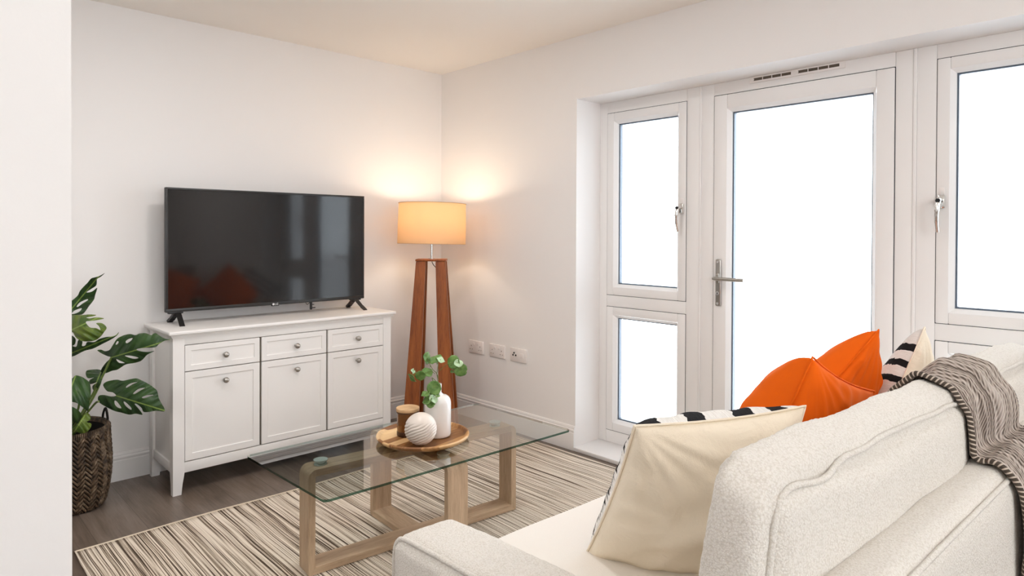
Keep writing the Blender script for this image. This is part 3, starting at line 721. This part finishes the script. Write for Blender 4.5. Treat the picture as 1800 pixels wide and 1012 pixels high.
LV = [ # px, py, radius px, normal (toward camera, right, up), aspect, pale, depth offset, stem origin
 (751, 629, 11, (.45, .9, .1), 1.0, 0, 0, (757, 645)), (766, 631, 12, (.45, -.2, .8), 1.0, 0, .01, (768, 640)), (775, 632, 8, (.3, .4, .8), 1.0, 1, -.01, (768, 640)),
 (797, 636, 12, (.85, -.3, .2), 1.0, 0, 0, (772, 652)), (806, 638, 8, (.8, .3, .5), .9, 1, -.012, (790, 643)), (810, 650, 12, (.9, .2, -.1), 1.0, 0, .01, (792, 643)), (798, 654, 7, (.5, -.3, -.7), .9, 0, .02, (792, 644)),
 (739, 660, 10, (.75, .1, -.35), .95, 0, -.01, (757, 657)), (751, 654, 10, (.6, .3, .65), 1.0, 0, .01, (765, 657)), (724, 664, 11, (.45, -.55, -.5), .9, 0, 0, (733, 655)), (726, 652, 6, (.3, .9, .2), .8, 1, .01, (732, 655)),
 (763, 682, 12.5, (.97, .1, .15), 1.0, 0, -.055, (763, 668)), (748, 692, 8, (.4, -.2, .85), 1.0, 0, -.06, (756, 698)), (751, 703, 9, (.5, -.3, .7), 1.0, 0, -.065, (756, 706)), (762, 701, 8, (.5, .5, .6), 1.0, 1, -.06, (756, 706)), (757, 709, 8, (.6, .1, .5), 1.0, 0, -.07, (757, 712)), (769, 694, 6, (.5, .6, .6), .7, 0, -.06, (758, 704))]
for i, (px, py, rp_, nn, asp, pale, dd, sf) in enumerate(LV):
    n_ = vc*nn[0]+rt_*nn[1]+upv*nn[2]
    disc_leaf(relp(px, py, dd), rp_*K, n_, M_roundpale if pale else M_round, asp, relp(*sf, dd*.6), roll=i*1.3)

# ------------------------------------------------------------------ basket
BX, BY = -2.315, -.195
bk = tag(empty('woven_basket', (BX, BY, 0)), 'dark brown herringbone woven basket on the floor beside the sideboard', 'basket')
HB = .362
def bprof(z):
    t_ = z/HB; return .150+.034*math.sin(min(1, t_/.62)*PI/2)-.004*max(0, (t_-.62)/.38)**1.3
def bpt(a, z, off=0):
    e = 3.6-1.6*min(1, z/(HB*.8)); c_, s_ = math.cos(a), math.sin(a)
    k_ = (abs(c_)**e+abs(s_)**e)**(-1/e); r_ = bprof(z)*min(k_, 1.12)+off
    if z < .03: r_ -= .012*(1-z/.03)**2
    return Vector((r_*c_, r_*s_, z))
bm = bmesh.new(); nA, nZ = 96, 24; rings = [[bm.verts.new(bpt(2*PI*i/nA, HB*j/nZ)) for i in range(nA)] for j in range(nZ+1)]
inner = [[bm.verts.new(bpt(2*PI*i/nA, HB*j/nZ, -.010)) for i in range(nA)] for j in range(nZ, 1, -2)]
al = rings+inner
for A, B in zip(al, al[1:]):
    for i in range(nA): bm.faces.new((A[i], A[(i+1) % nA], B[(i+1) % nA], B[i]))
bm.faces.new(rings[0][::-1]); bm.faces.new(inner[-1])
build('basket_wall', bm, M_basketin, bk, True)
bm = bmesh.new(); random.seed(3); NC = 44; NR = 17; cw = 2*PI/NC; rh = HB*.96/NR
for c_ in range(NC):
    sgn = 1 if c_ % 2 == 0 else -1
    for r_ in range(-1, NR+1):
        z0 = .006+r_*rh+(0 if sgn > 0 else 0)
        def cpt(u, w, off):
            a = (c_+.5+u*.54)*cw; z = z0+rh*.5+sgn*u*rh*.85+w*rh*.385
            z = max(.003, min(HB-.012, z)); return bpt(a, z, off)
        g_ = []
        for u in (-1, -.5, 0, .5, 1):
            lift = .006*(1-.8*u*u)+random.uniform(0, .0012)
            g_.append([bm.verts.new(cpt(u, w, o_+lift*k2)) for w, o_, k2 in ((-1, -.001, 0), (-.75, .002, 1), (0, .003, 1.1), (.75, .002, 1), (1, -.001, 0))])
        for A, B in zip(g_, g_[1:]):
            for i in range(4): bm.faces.new((A[i], A[i+1], B[i+1], B[i]))
build('woven_straps', bm, M_basket, bk, True, autos=60)
bm = bmesh.new()
for q in range(150):
    a = 2*PI*q/150; 
    pth = [bpt(a, HB-.020, .004), bpt(a+.012, HB-.006, .007), bpt(a+.02, HB+.004, .000), bpt(a+.028, HB-.004, -.010), bpt(a+.03, HB-.016, -.013)]
    tube(bm, pth, .0034, 5, cap=False)
build('rim_binding', bm, M_basket, bk, True)
for ang, w in ((math.radians(8), .028), (math.radians(188), .028)):
    c0 = bpt(ang-.15, HB-.02, -.002); c1 = bpt(ang+.15, HB-.02, -.002); mid = bpt(ang, HB, -.002)+Vector((0, 0, .055))
    ptube('handle', smoothpath([c0, c0+Vector((0, 0, .04)), mid, c1+Vector((0, 0, .04)), c1], 8), .0052, M_basketin, bk, 10)

# ------------------------------------------------------------------ monstera
plant = tag(empty('monstera_plant', (BX, BY, .10)), 'artificial swiss cheese plant with split green leaves growing in the woven basket', 'plant')
po = Vector(plant.location)
lathe('soil', [(0, 0), (.12, 0), (.13, .15), (0, .16)], M_basketin, plant, 32, (0, 0, -.085))
def leaf(base, tip, width, nrm, m, curl=.10, slits=5, seed=0, fold=.25, holes=True):
    """split monstera leaf: midrib base->tip, nrm = facing direction, cut by slits and holes"""
    base, tip = Vector(base), Vector(tip); ax_ = tip-base; Ln = ax_.length; ax_.normalize()
    nrm = Vector(nrm); nrm = (nrm-ax_*nrm.dot(ax_)).normalized(); sd = ax_.cross(nrm); rnd = random.Random(seed)
    NT_, NS = 150, 46
    bm = bmesh.new(); uvl = bm.loops.layers.uv.new('UVMap')
    def halfw(t_):
        if t_ < -.14: return 0
        a = max(0, (t_+.16)/1.16); return width*(max(0, math.sin(PI*min(1, a)**.62))**.72)*(1-.30*max(0, t_-.6))
    phs = [rnd.uniform(-.025, .025) for _ in range(20)]
    for side in (-1, 1):
        vg = {}
        def gv(i, j):
            if (i, j) in vg: return vg[(i, j)]
            t_ = -.16+1.16*i/NT_; s_ = j/NS; hw = halfw(t_)
            # lobes: edge scallops between the slits
            y = s_*hw*(1-.05*abs(math.sin((t_*slits+(.3 if side > 0 else 0))*PI)))
            tt = t_+.05*s_*(1-t_)
            if t_ < 0: y = max(y, 0)+(-t_)*width*.5*s_
            z = -curl*Ln*(tt-.3)**2-fold*y*(.4+s_*.8)+.010*math.sin(tt*19+side)*s_*(hw/.1)
            v = bm.verts.new(base+ax_*(tt*Ln)+sd*(side*y)+nrm*z); vg[(i, j)] = v; return v
        for i in range(NT_):
            for j in range(NS):
                t_ = -.16+1.16*(i+.5)/NT_; s_ = (j+.5)/NS; cut = False
                if t_ < 0 and s_ < .10+(-t_)*.7: cut = True     # heart-shaped notch at the stalk
                for k_ in range(slits):
                    tk = .10+.66*k_/(slits-1)+phs[k_+(0 if side < 0 else 8)]
                    d = (t_-tk)-.13*(s_-.3); opn = (k_+(1 if side > 0 else 0)+seed) % 3 == 0
                    s0 = .38+.05*((k_+seed) % 2); s1 = 1.15 if opn else .84
                    w = .022*(1.2 if opn else .85)
                    if s0 < s_ < s1:
                        q = (s_-s0)/(s1-s0); prof_ = math.sin(PI*min(1, q))**.5 if not opn else min(1, (q*2.6))**.6*(.75+.6*q)
                        if abs(d) < w*prof_: cut = True
                if cut: continue
                vs_ = [gv(i, j), gv(i+1, j), gv(i+1, j+1), gv(i, j+1)]
                try: f = bm.faces.new(vs_ if side > 0 else vs_[::-1])
                except ValueError: continue
                for lp in f.loops:
                    ii, jj = [(i, j), (i+1, j), (i+1, j+1), (i, j+1)][vs_.index(lp.vert)]
                    lp[uvl].uv = (.5+side*.5*jj/NS, ii/NT_)
    bmesh.ops.remove_doubles(bm, verts=[v for v in bm.verts], dist=.00005)
    me = bpy.data.meshes.new('leaf'); bm.to_mesh(me); bm.free(); me.materials.append(m)
    for p in me.polygons: p.use_smooth = True
    lf = link('leaf', me, plant); s2_ = lf.modifiers.new('t', 'SOLIDIFY'); s2_.thickness = .0009
    return lf
def rel(px, py, dd): return atd(px, py, PD+dd)-po
PD = (Vector((BX, BY, 0))-Vector((CAMP.x, CAMP.y, 0))).dot(fw)
crown = Vector((0.0, 0, .20))
def N(a, b, c_): return vc*a+r2*b+u2*c_
def inside(p, poly):
    c = False; n = len(poly); x, y = p
    for i in range(n):
        x1, y1 = poly[i]; x2, y2 = poly[i-1]
        if (y1 > y) != (y2 > y) and x < (x2-x1)*(y-y1)/(y2-y1)+x1: c = not c
    return c
def cut_leaf(outline, holes, rib, dd, bend, cup, m, sd=0, tilt=0):
    """leaf cut to its own outline with its splits and holes, cupped about the midrib and bent along it"""
    conv = lambda P: [(100+x/2.893, 440+y/2.893) for x, y in P]
    def sm(P): return [(p.x, p.y) for p in smoothpath([(x, y, 0) for x, y in P], 4, True)[:-1]]
    out = sm(conv(outline)); hs = [sm(conv(h)) for h in holes]; (ax0, ay0), (ax1, ay1) = conv(rib)
    L_ = math.hypot(ax1-ax0, ay1-ay0); ux, uy = (ax1-ax0)/L_, (ay1-ay0)/L_
    V, E = [], []
    for P in [out]+hs:
        b = len(V); V += P; E += [(b+k_, b+(k_+1) % len(P)) for k_ in range(len(P))]
    x0, x1 = min(p[0] for p in out), max(p[0] for p in out); y0, y1 = min(p[1] for p in out), max(p[1] for p in out)
    x = x0
    while x < x1:
        y = y0
        while y < y1:
            q = (x+.3*math.sin(y*9), y+.3*math.sin(x*7))
            if inside(q, out) and not any(inside(q, h) for h in hs): V.append(q)
            y += 2.4
        x += 2.4
    vo, _, fo, _, _, _ = delaunay_2d_cdt([Vector(v) for v in V], E, [], 0, 1e-4)
    bm = bmesh.new(); uvl = bm.loops.layers.uv.new('UVMap'); BV = []; info = []
    for v in vo:
        t_ = ((v.x-ax0)*ux+(v.y-ay0)*uy)/L_; s_ = (-(v.x-ax0)*uy+(v.y-ay0)*ux)/30.0
        dep = PD+dd-bend*.12*math.sin(max(-.3, min(1.2, t_))*PI*.9)+cup*.05*s_*s_+tilt*s_*.05+.006*abs(s_)**.5*math.sin((t_-abs(s_)*.35)*30+sd)
        BV.append(bm.verts.new(atd(v.x, v.y, dep)-po)); info.append((.5+s_*.35, t_))
    for f in fo:
        c_ = (sum(vo[k_].x for k_ in f)/len(f), sum(vo[k_].y for k_ in f)/len(f))
        if not inside(c_, out) or any(inside(c_, h) for h in hs): continue
        try: nf = bm.faces.new([BV[k_] for k_ in f])
        except ValueError: continue
        for lp, k_ in zip(nf.loops, f): lp[uvl].uv = info[k_]
    bmesh.ops.delete(bm, geom=[v for v in bm.verts if not v.link_faces], context='VERTS')
    lf = build('leaf', bm, m, plant, True); s2_ = lf.modifiers.new('t', 'SOLIDIFY'); s2_.thickness = .0010
    return lf
cut_leaf([(28,352),(40,310),(70,262),(105,230),(118,205),(135,185),(155,165),(175,142),(200,135),(222,127),(243,115),(225,132),(205,145),(203,165),(198,180),(175,195),(150,212),(168,212),(185,205),(205,190),(195,225),(188,250),(165,280),(135,320),(110,328),(70,335),(45,352)],
 [[(100,285),(115,265),(150,248),(158,252),(130,270),(110,285)], [(75,322),(90,305),(125,293),(118,308),(95,320)]], [(30,350),(205,140)], -.02, -.4, .6, M_leaf, 1, 1.2)
cut_leaf([(0,400),(25,345),(45,335),(85,328),(130,328),(165,325),(200,328),(180,335),(150,340),(165,345),(200,340),(240,345),(215,352),(180,357),(150,360),(150,372),(170,392),(200,395),(222,405),(215,385),(200,370),(230,370),(253,392),(240,415),(225,435),(200,455),(160,463),(120,458),(95,440),(78,415),(50,425),(28,435)],
 [], [(20,430),(200,345)], -.06, .6, .9, M_leafy, 2, -1.0)
cut_leaf([(30,550),(40,480),(50,440),(75,432),(95,450),(92,475),(80,485),(100,488),(110,455),(130,462),(128,485),(145,482),(155,465),(190,465),(215,450),(250,440),(280,437),(300,430),(315,415),(305,432),(270,455),(230,475),(185,498),(140,510),(90,535),(60,543)],
 [], [(30,540),(310,425)], .02, .4, .8, M_leaf, 3, 1.2)
cut_leaf([(205,508),(225,505),(245,512),(268,505),(285,480),(305,450),(330,435),(350,428),(375,425),(400,430),(420,422),(450,420),(465,425),(480,430),(500,420),(525,435),(550,448),(580,453),(550,458),(520,475),(500,492),(450,495),(410,500),(408,508),(440,515),(470,515),(495,512),(460,530),(430,560),(395,572),(350,580),(310,605),(280,612),(245,625),(222,615),(245,575),(275,545),(258,538),(230,525)],
 [[(350,462),(365,450),(385,445),(375,460),(355,472)], [(298,478),(306,462),(314,464),(308,476)], [(345,535),(375,535),(415,545),(395,552),(365,545)], [(302,552),(320,560),(345,572),(320,573),(305,562)]], [(275,545),(580,453)], -.05, .5, .7, M_leaf, 4, .2)
cut_leaf([(235,685),(250,668),(280,660),(310,657),(335,662),(370,655),(405,650),(430,660),(460,675),(490,695),(510,715),(520,755),(550,815),(505,815),(445,822),(430,800),(405,780),(395,782),(415,805),(435,835),(400,830),(370,835),(330,825),(290,815),(250,795),(218,775),(208,755),(215,738),(240,735),(275,742),(300,738),(285,722),(255,715)],
 [[(352,690),(375,675),(410,668),(385,680),(355,698)], [(388,725),(415,703),(450,697),(425,712),(395,730)], [(432,745),(460,735),(492,735),(465,745),(440,752)], [(292,765),(305,768),(328,800),(312,800),(295,785)], [(338,770),(350,772),(378,800),(375,810),(350,792)]], [(300,738),(548,814)], -.09, .5, .6, M_leaf, 6, 0)
cut_leaf([(-50,700),(-20,660),(25,640),(50,628),(75,650),(95,635),(120,640),(140,650),(165,670),(172,700),(172,735),(165,760),(160,815),(135,800),(110,780),(80,770),(55,770),(55,785),(90,800),(115,820),(130,850),(115,880),(80,870),(82,900),(60,930),(35,948),(0,900),(-30,860),(-10,820),(-50,780)],
 [], [(90,650),(0,900)], -.16, .7, .8, M_leaf, 5, 0)
cut_leaf([(150,612),(180,605),(215,605),(232,620),(232,650),(215,690),(190,715),(180,690),(205,670),(170,680),(165,660),(190,645),(160,650),(148,635)],
 [], [(225,615),(185,710)], .02, .5, .8, M_leaf, 7, .6)
cut_leaf([(135,838),(150,825),(168,835),(170,860),(150,872),(175,880),(172,900),(150,925),(120,930),(90,920),(60,940),(70,910),(100,890),(120,860)],
 [], [(145,835),(80,935)], -.17, .3, .6, M_leafy, 8, 0)
for b_, t_, w_, n_, m_, cu, sl, sd_, fo in [
 ((70, 600, .0), (20, 540, .0), .13, N(.6, -.3, .7), M_leaf, .10, 5, 9, .2),
 ((80, 660, -.05), (10, 690, -.05), .13, N(.6, -.2, .7), M_leaf, .15, 5, 10, .2)]:
    leaf(rel(*b_), rel(*t_), w_, n_, m_, cu, sl, sd_, fo)
for (x, y, dd), (mx_, my_) in (((32, 350, -.02), (30, 600)), ((28, 430, -.06), (70, 440+200)), ((34, 545, .02), (60, 690)), ((278, 543, -.05), (205, 690)), ((212, 768, -.07), (175, 800)), ((90, 652, -.16), (110, 800)), ((228, 617, .02), (200, 720)), ((146, 836, -.17), (148, 860)), ((-40, 460, 0), (20, 700)), ((-60, 640, -.05), (20, 780))):
    q_ = lambda X, Y, d: rel(100+X/2.893, 440+Y/2.893, d)
    root = crown+Vector((random.uniform(-.025, .025), random.uniform(-.025, .025), -.05))
    ptube('stalk', smoothpath([root-Vector((0, 0, .06)), root, q_(mx_, my_, dd*.5), q_(x, y, dd)], 8), .0046, M_stem, plant, 8)

# ------------------------------------------------------------------ sofa
sofa = tag(empty('sofa', (-2.060, -2.505, 0), (0, 0, math.radians(-2.2))), 'cream boucle two seat sofa with loose back cushions and piped seams', 'sofa')
def rbox(x0, x1, y0, y1, z0, z1, r, puff, step, nz=.004, nf=6, seed=0, shape=None):
    """dense rounded box with bulged faces; returns bmesh"""
    c_ = Vector(((x0+x1)/2, (y0+y1)/2, (z0+z1)/2)); h = Vector(((x1-x0)/2, (y1-y0)/2, (z1-z0)/2))
    nn = [max(4, int(2*h[i]/step)) for i in range(3)]
    bm = bmesh.new(); cache = {}
    def gv(i, j, k_):
        key = (i, j, k_)
        if key in cache: return cache[key]
        p = Vector([(2*a/n-1) for a, n in zip(key, nn)]); q = Vector([p[a]*h[a] for a in range(3)])
        cl = Vector([max(-(h[a]-r), min(h[a]-r, q[a])) for a in range(3)]); d = q-cl
        if d.length > 1e-9: q = cl+d.normalized()*r
        u = p; b = Vector((0, 0, 0)); pf = puff if isinstance(puff, (tuple, list)) else (puff,)*3
        b.x = math.copysign(pf[0]*(1-u.y**4)*(1-u.z**4), u.x)*abs(u.x)**6
        b.y = math.copysign(pf[1]*(1-u.x**4)*(1-u.z**4), u.y)*abs(u.y)**6
        b.z = math.copysign(pf[2]*(1-u.x**4)*(1-u.y**4), u.z)*abs(u.z)**6
        q = q+b; w = q+c_
        nv = noise.noise_vector(w*nf+Vector((seed, seed*2, 0)))*nz; q = q+nv
        if shape: q = shape(q, p)
        v = bm.verts.new(q+c_); cache[key] = v; return v
    N3 = nn
    for ax_ in range(3):
        a1_, a2_ = [a for a in range(3) if a != ax_]
        for side in (0, N3[ax_]):
            for i in range(N3[a1_]):
                for j in range(N3[a2_]):
                    ks = []
                    for di, dj in ((0, 0), (1, 0), (1, 1), (0, 1)):
                        key = [0, 0, 0]; key[ax_] = side; key[a1_] = i+di; key[a2_] = j+dj; ks.append(gv(*key))
                    bm.faces.new(ks)
    return bm
tex = bpy.data.textures.new('boucle_relief', 'CLOUDS'); tex.noise_scale = .009; tex.noise_depth = 2
def fluffy(o_, s=.004):
    d_ = o_.modifiers.new('relief', 'DISPLACE'); d_.texture = tex; d_.strength = s; d_.mid_level = .5; d_.texture_coords = 'LOCAL'
SL, SD = 2.005, .950
def bvh_of(*obs):
    V, F = [], []
    for o_ in obs:
        b = len(V); V += [v.co.copy() for v in o_.data.vertices]; F += [[b+i for i in p.vertices] for p in o_.data.polygons]
    return BVHTree.FromPolygons(V, F)
def snap(tree, pts, off=.0025):
    out = []
    for p in pts:
        loc, nr, _, _ = tree.find_nearest(Vector(p))
        out.append(loc+nr.normalized()*off)
    for _ in range(16): out = [out[0]]+[(a+b*2+c)/4 for a, b, c in zip(out, out[1:], out[2:])]+[out[-1]]
    return out
# arms
def arm(x0, x1):
    def shp(q, p): q = q.copy(); q.z += (-(q.y))*.05*(1 if p.z > -.5 else 0)*max(0, p.z); return q
    a_ = build('arm', rbox(x0, x1+(.012 if x0 < 1 else 0), -.93, .0, .06, .598, .035, (.008, .014, .010), .009, .003, 7, 1, shp), M_boucle, sofa, True); fluffy(a_)
    return a_
arm_l = arm(0, .165)
arm(SL-.165, SL)
bs = build('base', rbox(.14, SL-.14, -.90, -.015, .06, .33, .03, (.0, .012, .0), .014, .002, 7, 2), M_boucle, sofa, True); fluffy(bs)
# rear frame with seam
bf = build('back_frame', rbox(.0, SL, -SD, -.840, .06, .732, .040, (.004, .010, .008), .009, .003, 7, 3), M_boucle, sofa, True); fluffy(bf)
for k_, (xa, xb) in enumerate(((.170, 1.0), (1.004, SL-.170))):
    sc = build('seat_cushion', rbox(xa, xb, -.80, .020, .33, .470, .045, (.004, .012, .018), .016, .003, 5, 5+k_), M_seat, sofa, True)
    sc.data.materials[0] = M_seat
# back cushions: built upright then leaned back
def backc(x0, x1, seed, h1):
    def shp(q, p):
        q = q.copy(); zz = (p.z+1)/2
        q.y -= zz*(.045+.030*p.y)
        q.z -= max(0, p.z)*(.032*(1-p.y)/2+.012*(p.x+1)/2)
        q.z += .012*max(0, p.z)*abs(p.x)**3-(.012 if p.z > 0 else 0)
        return q
    o_ = build('back_cushion', rbox(x0, x1, -.838, -.665, .46, h1, .050, (.035, .022, .020), .0085, .009, 5, seed, shp), M_boucle, sofa, True); fluffy(o_, .005)
    # piping along the rear top seam and both rear uprights
    zt, yb, yt = h1-.046, -.838, -.838-.015+.008
    P = []
    for q in range(9): P.append((x0+.018-.022*math.sin(PI*q/8), yb+(yt-yb)*q/8+.006, .52+(zt-.52)*q/8))
    for q in range(1, 25):
        t_ = q/24; x = x0+.018+(x1-x0-.036)*t_; P.append((x, yt-.012*math.sin(PI*t_), zt-.012*t_+.010*math.sin(PI*t_)+.003*math.sin(t_*31)))
    for q in range(1, 9): P.append((x1-.018+.022*math.sin(PI*q/8), yt+(yb-yt)*q/8+.006, zt-(zt-.52)*q/8))
    tr_ = bvh_of(o_); ptube('piping', snap(tr_, snap(tr_, smoothpath(P, 5))), .0055, M_boucle, o_, 8)
    return o_
c1 = backc(.135, 1.100, 11, .925)
c2 = backc(1.115, SL-.04, 12, .925)
# seams
def seam(par, tree, pts, r=.0055): return ptube('seam_piping', snap(tree, smoothpath(pts, 10)), r, M_boucle, par, 8)
seam(sofa, bvh_of(arm_l), [(.004, -.84, .632), (.0, -.6, .618), (-.001, -.3, .604), (.000, -.10, .594), (.003, -.03, .586), (.0, .0, .560), (.0, .004, .45), (.0, .004, .2)])
seam(sofa, bvh_of(bf), [(.03, -SD+.008, .712), (.4, -SD+.002, .722), (1.0, -SD+.002, .724), (1.6, -SD+.002, .722), (SL-.03, -SD+.008, .712)])
for x in (.10, SL-.10):
    for y in (-.10, -.88):
        lathe('foot', [(0, 0), (.018, 0), (.024, .07), (0, .07)], mat('dark_foot', (.03, .02, .015), .4), sofa, 20, (x, y, .009 if y > -.3 else .0))

# ------------------------------------------------------------------ throw over the sofa back
RS = Matrix.Rotation(math.radians(-2.2), 4, 'Z'); SO = Matrix.Translation((-2.060, -2.505, 0)) @ RS
thr = tag(empty('throw_blanket', (-2.060, -2.505, 0), (0, 0, math.radians(-2.2))), 'taupe knitted throw with twisted dark edge draped over the sofa back', 'blanket')
prof = [(-.675, .72), (-.690, .80), (-.705, .87), (-.730, .892), (-.775, .905), (-.820, .890), (-.858, .858), (-.876, .82), (-.884, .780), (-.900, .752), (-.935, .742), (-.962, .712), (-.970, .60), (-.974, .40), (-.976, .17)]
pp = smoothpath([(0, y, z) for y, z in prof], 9); NP = len(pp); NW = 60
bm = bmesh.new(); uvl = bm.loops.layers.uv.new('UVMap'); G = []; dist = 0; ds_ = [0]
for a, b in zip(pp, pp[1:]): ds_.append(ds_[-1]+(b-a).length)
def xl(t_): return .965+.045*min(1, t_/.3)+.012*math.sin(t_*9)      # left edge
def xr(t_): return 1.19+.17*min(1, t_/.35)+.03*math.sin(t_*4)
tree = bvh_of(c1, c2, bf)
nrs = []
for i, p in enumerate(pp):
    a_ = pp[max(0, i-1)]; b_ = pp[min(NP-1, i+1)]; nr = Vector((1, 0, 0)).cross((b_-a_).normalized())
    if (p-Vector((0, -.80, .6))).dot(nr) < 0: nr = -nr
    nrs.append(nr)
H_ = []
for i, p in enumerate(pp):
    t_ = ds_[i]/ds_[-1]; row = []
    for j in range(NW+1):
        x = xl(t_)+(xr(t_)-xl(t_))*j/NW; o_ = Vector((x, p.y, p.z))
        loc, _, _, dd = tree.ray_cast(o_+nrs[i]*.12, -nrs[i], .20)
        row.append(max(-.03, .127-dd) if loc is not None else -.03)
    H_.append(row)
for _ in range(3):                                   # pull taut over the hollows, smooth
    H2 = [r_[:] for r_ in H_]
    for i in range(NP):
        for j in range(NW+1):
            q = [H_[a][b] for a in range(max(0, i-2), min(NP, i+3)) for b in range(max(0, j-2), min(NW+1, j+3))]
            H2[i][j] = max(H_[i][j], sum(q)/len(q))
    H_ = H2
for i, p in enumerate(pp):
    t_ = ds_[i]/ds_[-1]; row = []
    for j in range(NW+1):
        u = j/NW; x = xl(t_)+(xr(t_)-xl(t_))*u
        h = .009+.005*math.sin(u*19+3*math.sin(t_*5))+.004*math.sin(u*37-t_*6)+.005*noise.noise(Vector((u*6, t_*9, 0)))
        row.append(bm.verts.new(Vector((x, p.y, p.z))+nrs[i]*(H_[i][j]+max(.005, h))))
    G.append(row)
for i in range(NP-1):
    for j in range(NW):
        f = bm.faces.new((G[i][j], G[i][j+1], G[i+1][j+1], G[i+1][j]))
        for lp, (a, b) in zip(f.loops, ((i, j), (i, j+1), (i+1, j+1), (i+1, j))): lp[uvl].uv = (b/NW, ds_[a])
edge = [G[i][0].co.copy() for i in range(NP)]; edge2 = [G[i][-1].co.copy() for i in range(NP)]
me = bpy.data.meshes.new('cloth'); bm.to_mesh(me); bm.free(); me.materials.append(M_throw)
for p in me.polygons: p.use_smooth = True
clo = link('cloth', me, thr); s_ = clo.modifiers.new('t', 'SOLIDIFY'); s_.thickness = .006; s_.offset = 1
ptube('braided_edge', edge, .0062, M_braid, thr, 10, uv=True)
ptube('braided_edge', edge2, .005, M_braid, thr, 10, uv=True)

# ------------------------------------------------------------------ scatter cushions
def pillow(name, BL, BR, TR, TL, tf, tb, mf, mb, label, seed, pinch=.07, wr=.006, piping=None, swap=False, vsc=1.0):
    BL, BR, TR, TL = map(Vector, (BL, BR, TR, TL)); cen = (BL+BR+TR+TL)/4
    nrm = (TR-BL).cross(TL-BR).normalized()
    if nrm.y < 0: nrm = -nrm                        # nrm points to the front of the sofa (front panel)
    root = tag(empty(name, cen), label, 'cushion')
    n = 56; bm = bmesh.new(); uvl = bm.loops.layers.uv.new('UVMap'); cache = {}
    def P(i, j, side):
        if i in (0, n) or j in (0, n): side = 0
        if (i, j, side) in cache: return cache[(i, j, side)]
        u = 2*i/n-1; v = 2*j/n-1
        uu = u*(1-pinch*(1-v*v)**1.0*abs(u)**2); vv = v*(1-pinch*(1-u*u)*abs(v)**2)
        a = (uu+1)/2; b = (vv+1)/2
        q = BL*(1-a)*(1-b)+BR*a*(1-b)+TR*a*b+TL*(1-a)*b
        f = max(0, (1-u*u)*(1-v*v))**(.38 if side > 0 else .46)
        rad = math.atan2(v, u); e = 1-f
        w = wr*noise.noise(Vector((u*2.2+seed*7, v*2.2, side*3)))*2*f+wr*.55*math.sin(rad*17+seed)*e*(f > 0)*min(1, f*3)
        if side < 0:
            r_ = math.hypot(u+1.05, v-1.05); fa = math.atan2(v-1.05, u+1.05)
            w += wr*1.1*f*math.sin(fa*26+seed)*math.exp(-r_*1.1)+wr*.7*f*math.sin((v*1.0-u*.35)*11+2*noise.noise(Vector((u*1.5, v*1.5, seed))))*max(0, .3-v*.6)
        d = (tf if side > 0 else -tb)*f
        q = q+nrm*(d+w)-cen
        cache[(i, j, side)] = bm.verts.new(q); return cache[(i, j, side)]
    for side in (1, -1):
        for i in range(n):
            for j in range(n):
                ks = [P(i, j, side), P(i+1, j, side), P(i+1, j+1, side), P(i, j+1, side)]
                if len(set(ks)) < 4: continue
                try: f = bm.faces.new(ks if side > 0 else ks[::-1])
                except ValueError: continue
                f.material_index = 0 if side > 0 else 1
                mp = {ks[0]: (i, j), ks[1]: (i+1, j), ks[2]: (i+1, j+1), ks[3]: (i, j+1)}
                for lp in f.loops: a, b = mp[lp.vert]; lp[uvl].uv = (b/n, .775-.8*a/n) if swap else (a/n, 1-(1-b/n)*vsc)
    border = [(i, 0) for i in range(n)]+[(n, j) for j in range(n)]+[(n-i, n) for i in range(n)]+[(0, n-j) for j in range(n)]
    loopc = [cache[(i, j, 0)].co.copy() for i, j in border if (i, j, 0) in cache]
    me = bpy.data.meshes.new('cover'); bmesh.ops.recalc_face_normals(bm, faces=bm.faces); bm.to_mesh(me); bm.free()
    me.materials.append(mf); me.materials.append(mb)
    for p in me.polygons: p.use_smooth = True
    cv = link('cover', me, root); sb_ = cv.modifiers.new('s', 'SUBSURF'); sb_.levels = 1; sb_.render_levels = 1
    ptube('edge_seam', loopc+[loopc[0]], .0028, piping or mb, root, 6)
    return root
pillow('patterned_cushion', (-1.645, -2.735, .468), (-1.44, -3.10, .455), (-1.315, -3.135, .858), (-1.775, -2.975, .868), .125, .085, M_pattern, M_cotton,
       'cream backed patterned cushion leaning at the arm end of the sofa', 1, pinch=.05, wr=.010, piping=M_cotton, swap=True)
def tipped(name, P, ang, lean, yaw, Ls, *a, **k):
    """square cushion standing on a corner: P = raised corner, ang = slope of the edge running off to the right"""
    P = Vector(P); Rm = Matrix.Rotation(math.radians(yaw), 3, 'Z') @ Matrix.Rotation(math.radians(lean), 3, 'X')
    e1 = Rm @ Vector((math.cos(ang), 0, math.sin(ang))); e2 = Rm @ Vector((math.sin(ang), 0, -math.cos(ang)))
    TL, TR, BL = P, P+e1*Ls, P+e2*Ls; return pillow(name, BL, BL+e1*Ls, TR, TL, *a, **k)
tipped('orange_cushion', (-1.20, -3.105, .955), math.radians(-21), 16, -8, .44, .185, .06, M_orange, M_orange,
       'plain orange velvet cushion nearer the patterned cream cushion, the lower peaked of the two', 2, wr=.008)
tipped('orange_cushion', (-.56, -3.06, .955), math.radians(-52), 18, -8, .43, .16, .05, M_orange, M_orange,
       'plain orange velvet cushion behind the other orange one, with the taller corner', 3, wr=.007)
tipped('patterned_cushion', (-.34, -3.135, .950), math.radians(-36), 12, 0, .42, .11, .055, M_pattern, M_cotton,
       'black and white patterned cushion at the window end of the sofa', 4, piping=M_cotton, vsc=1.5)
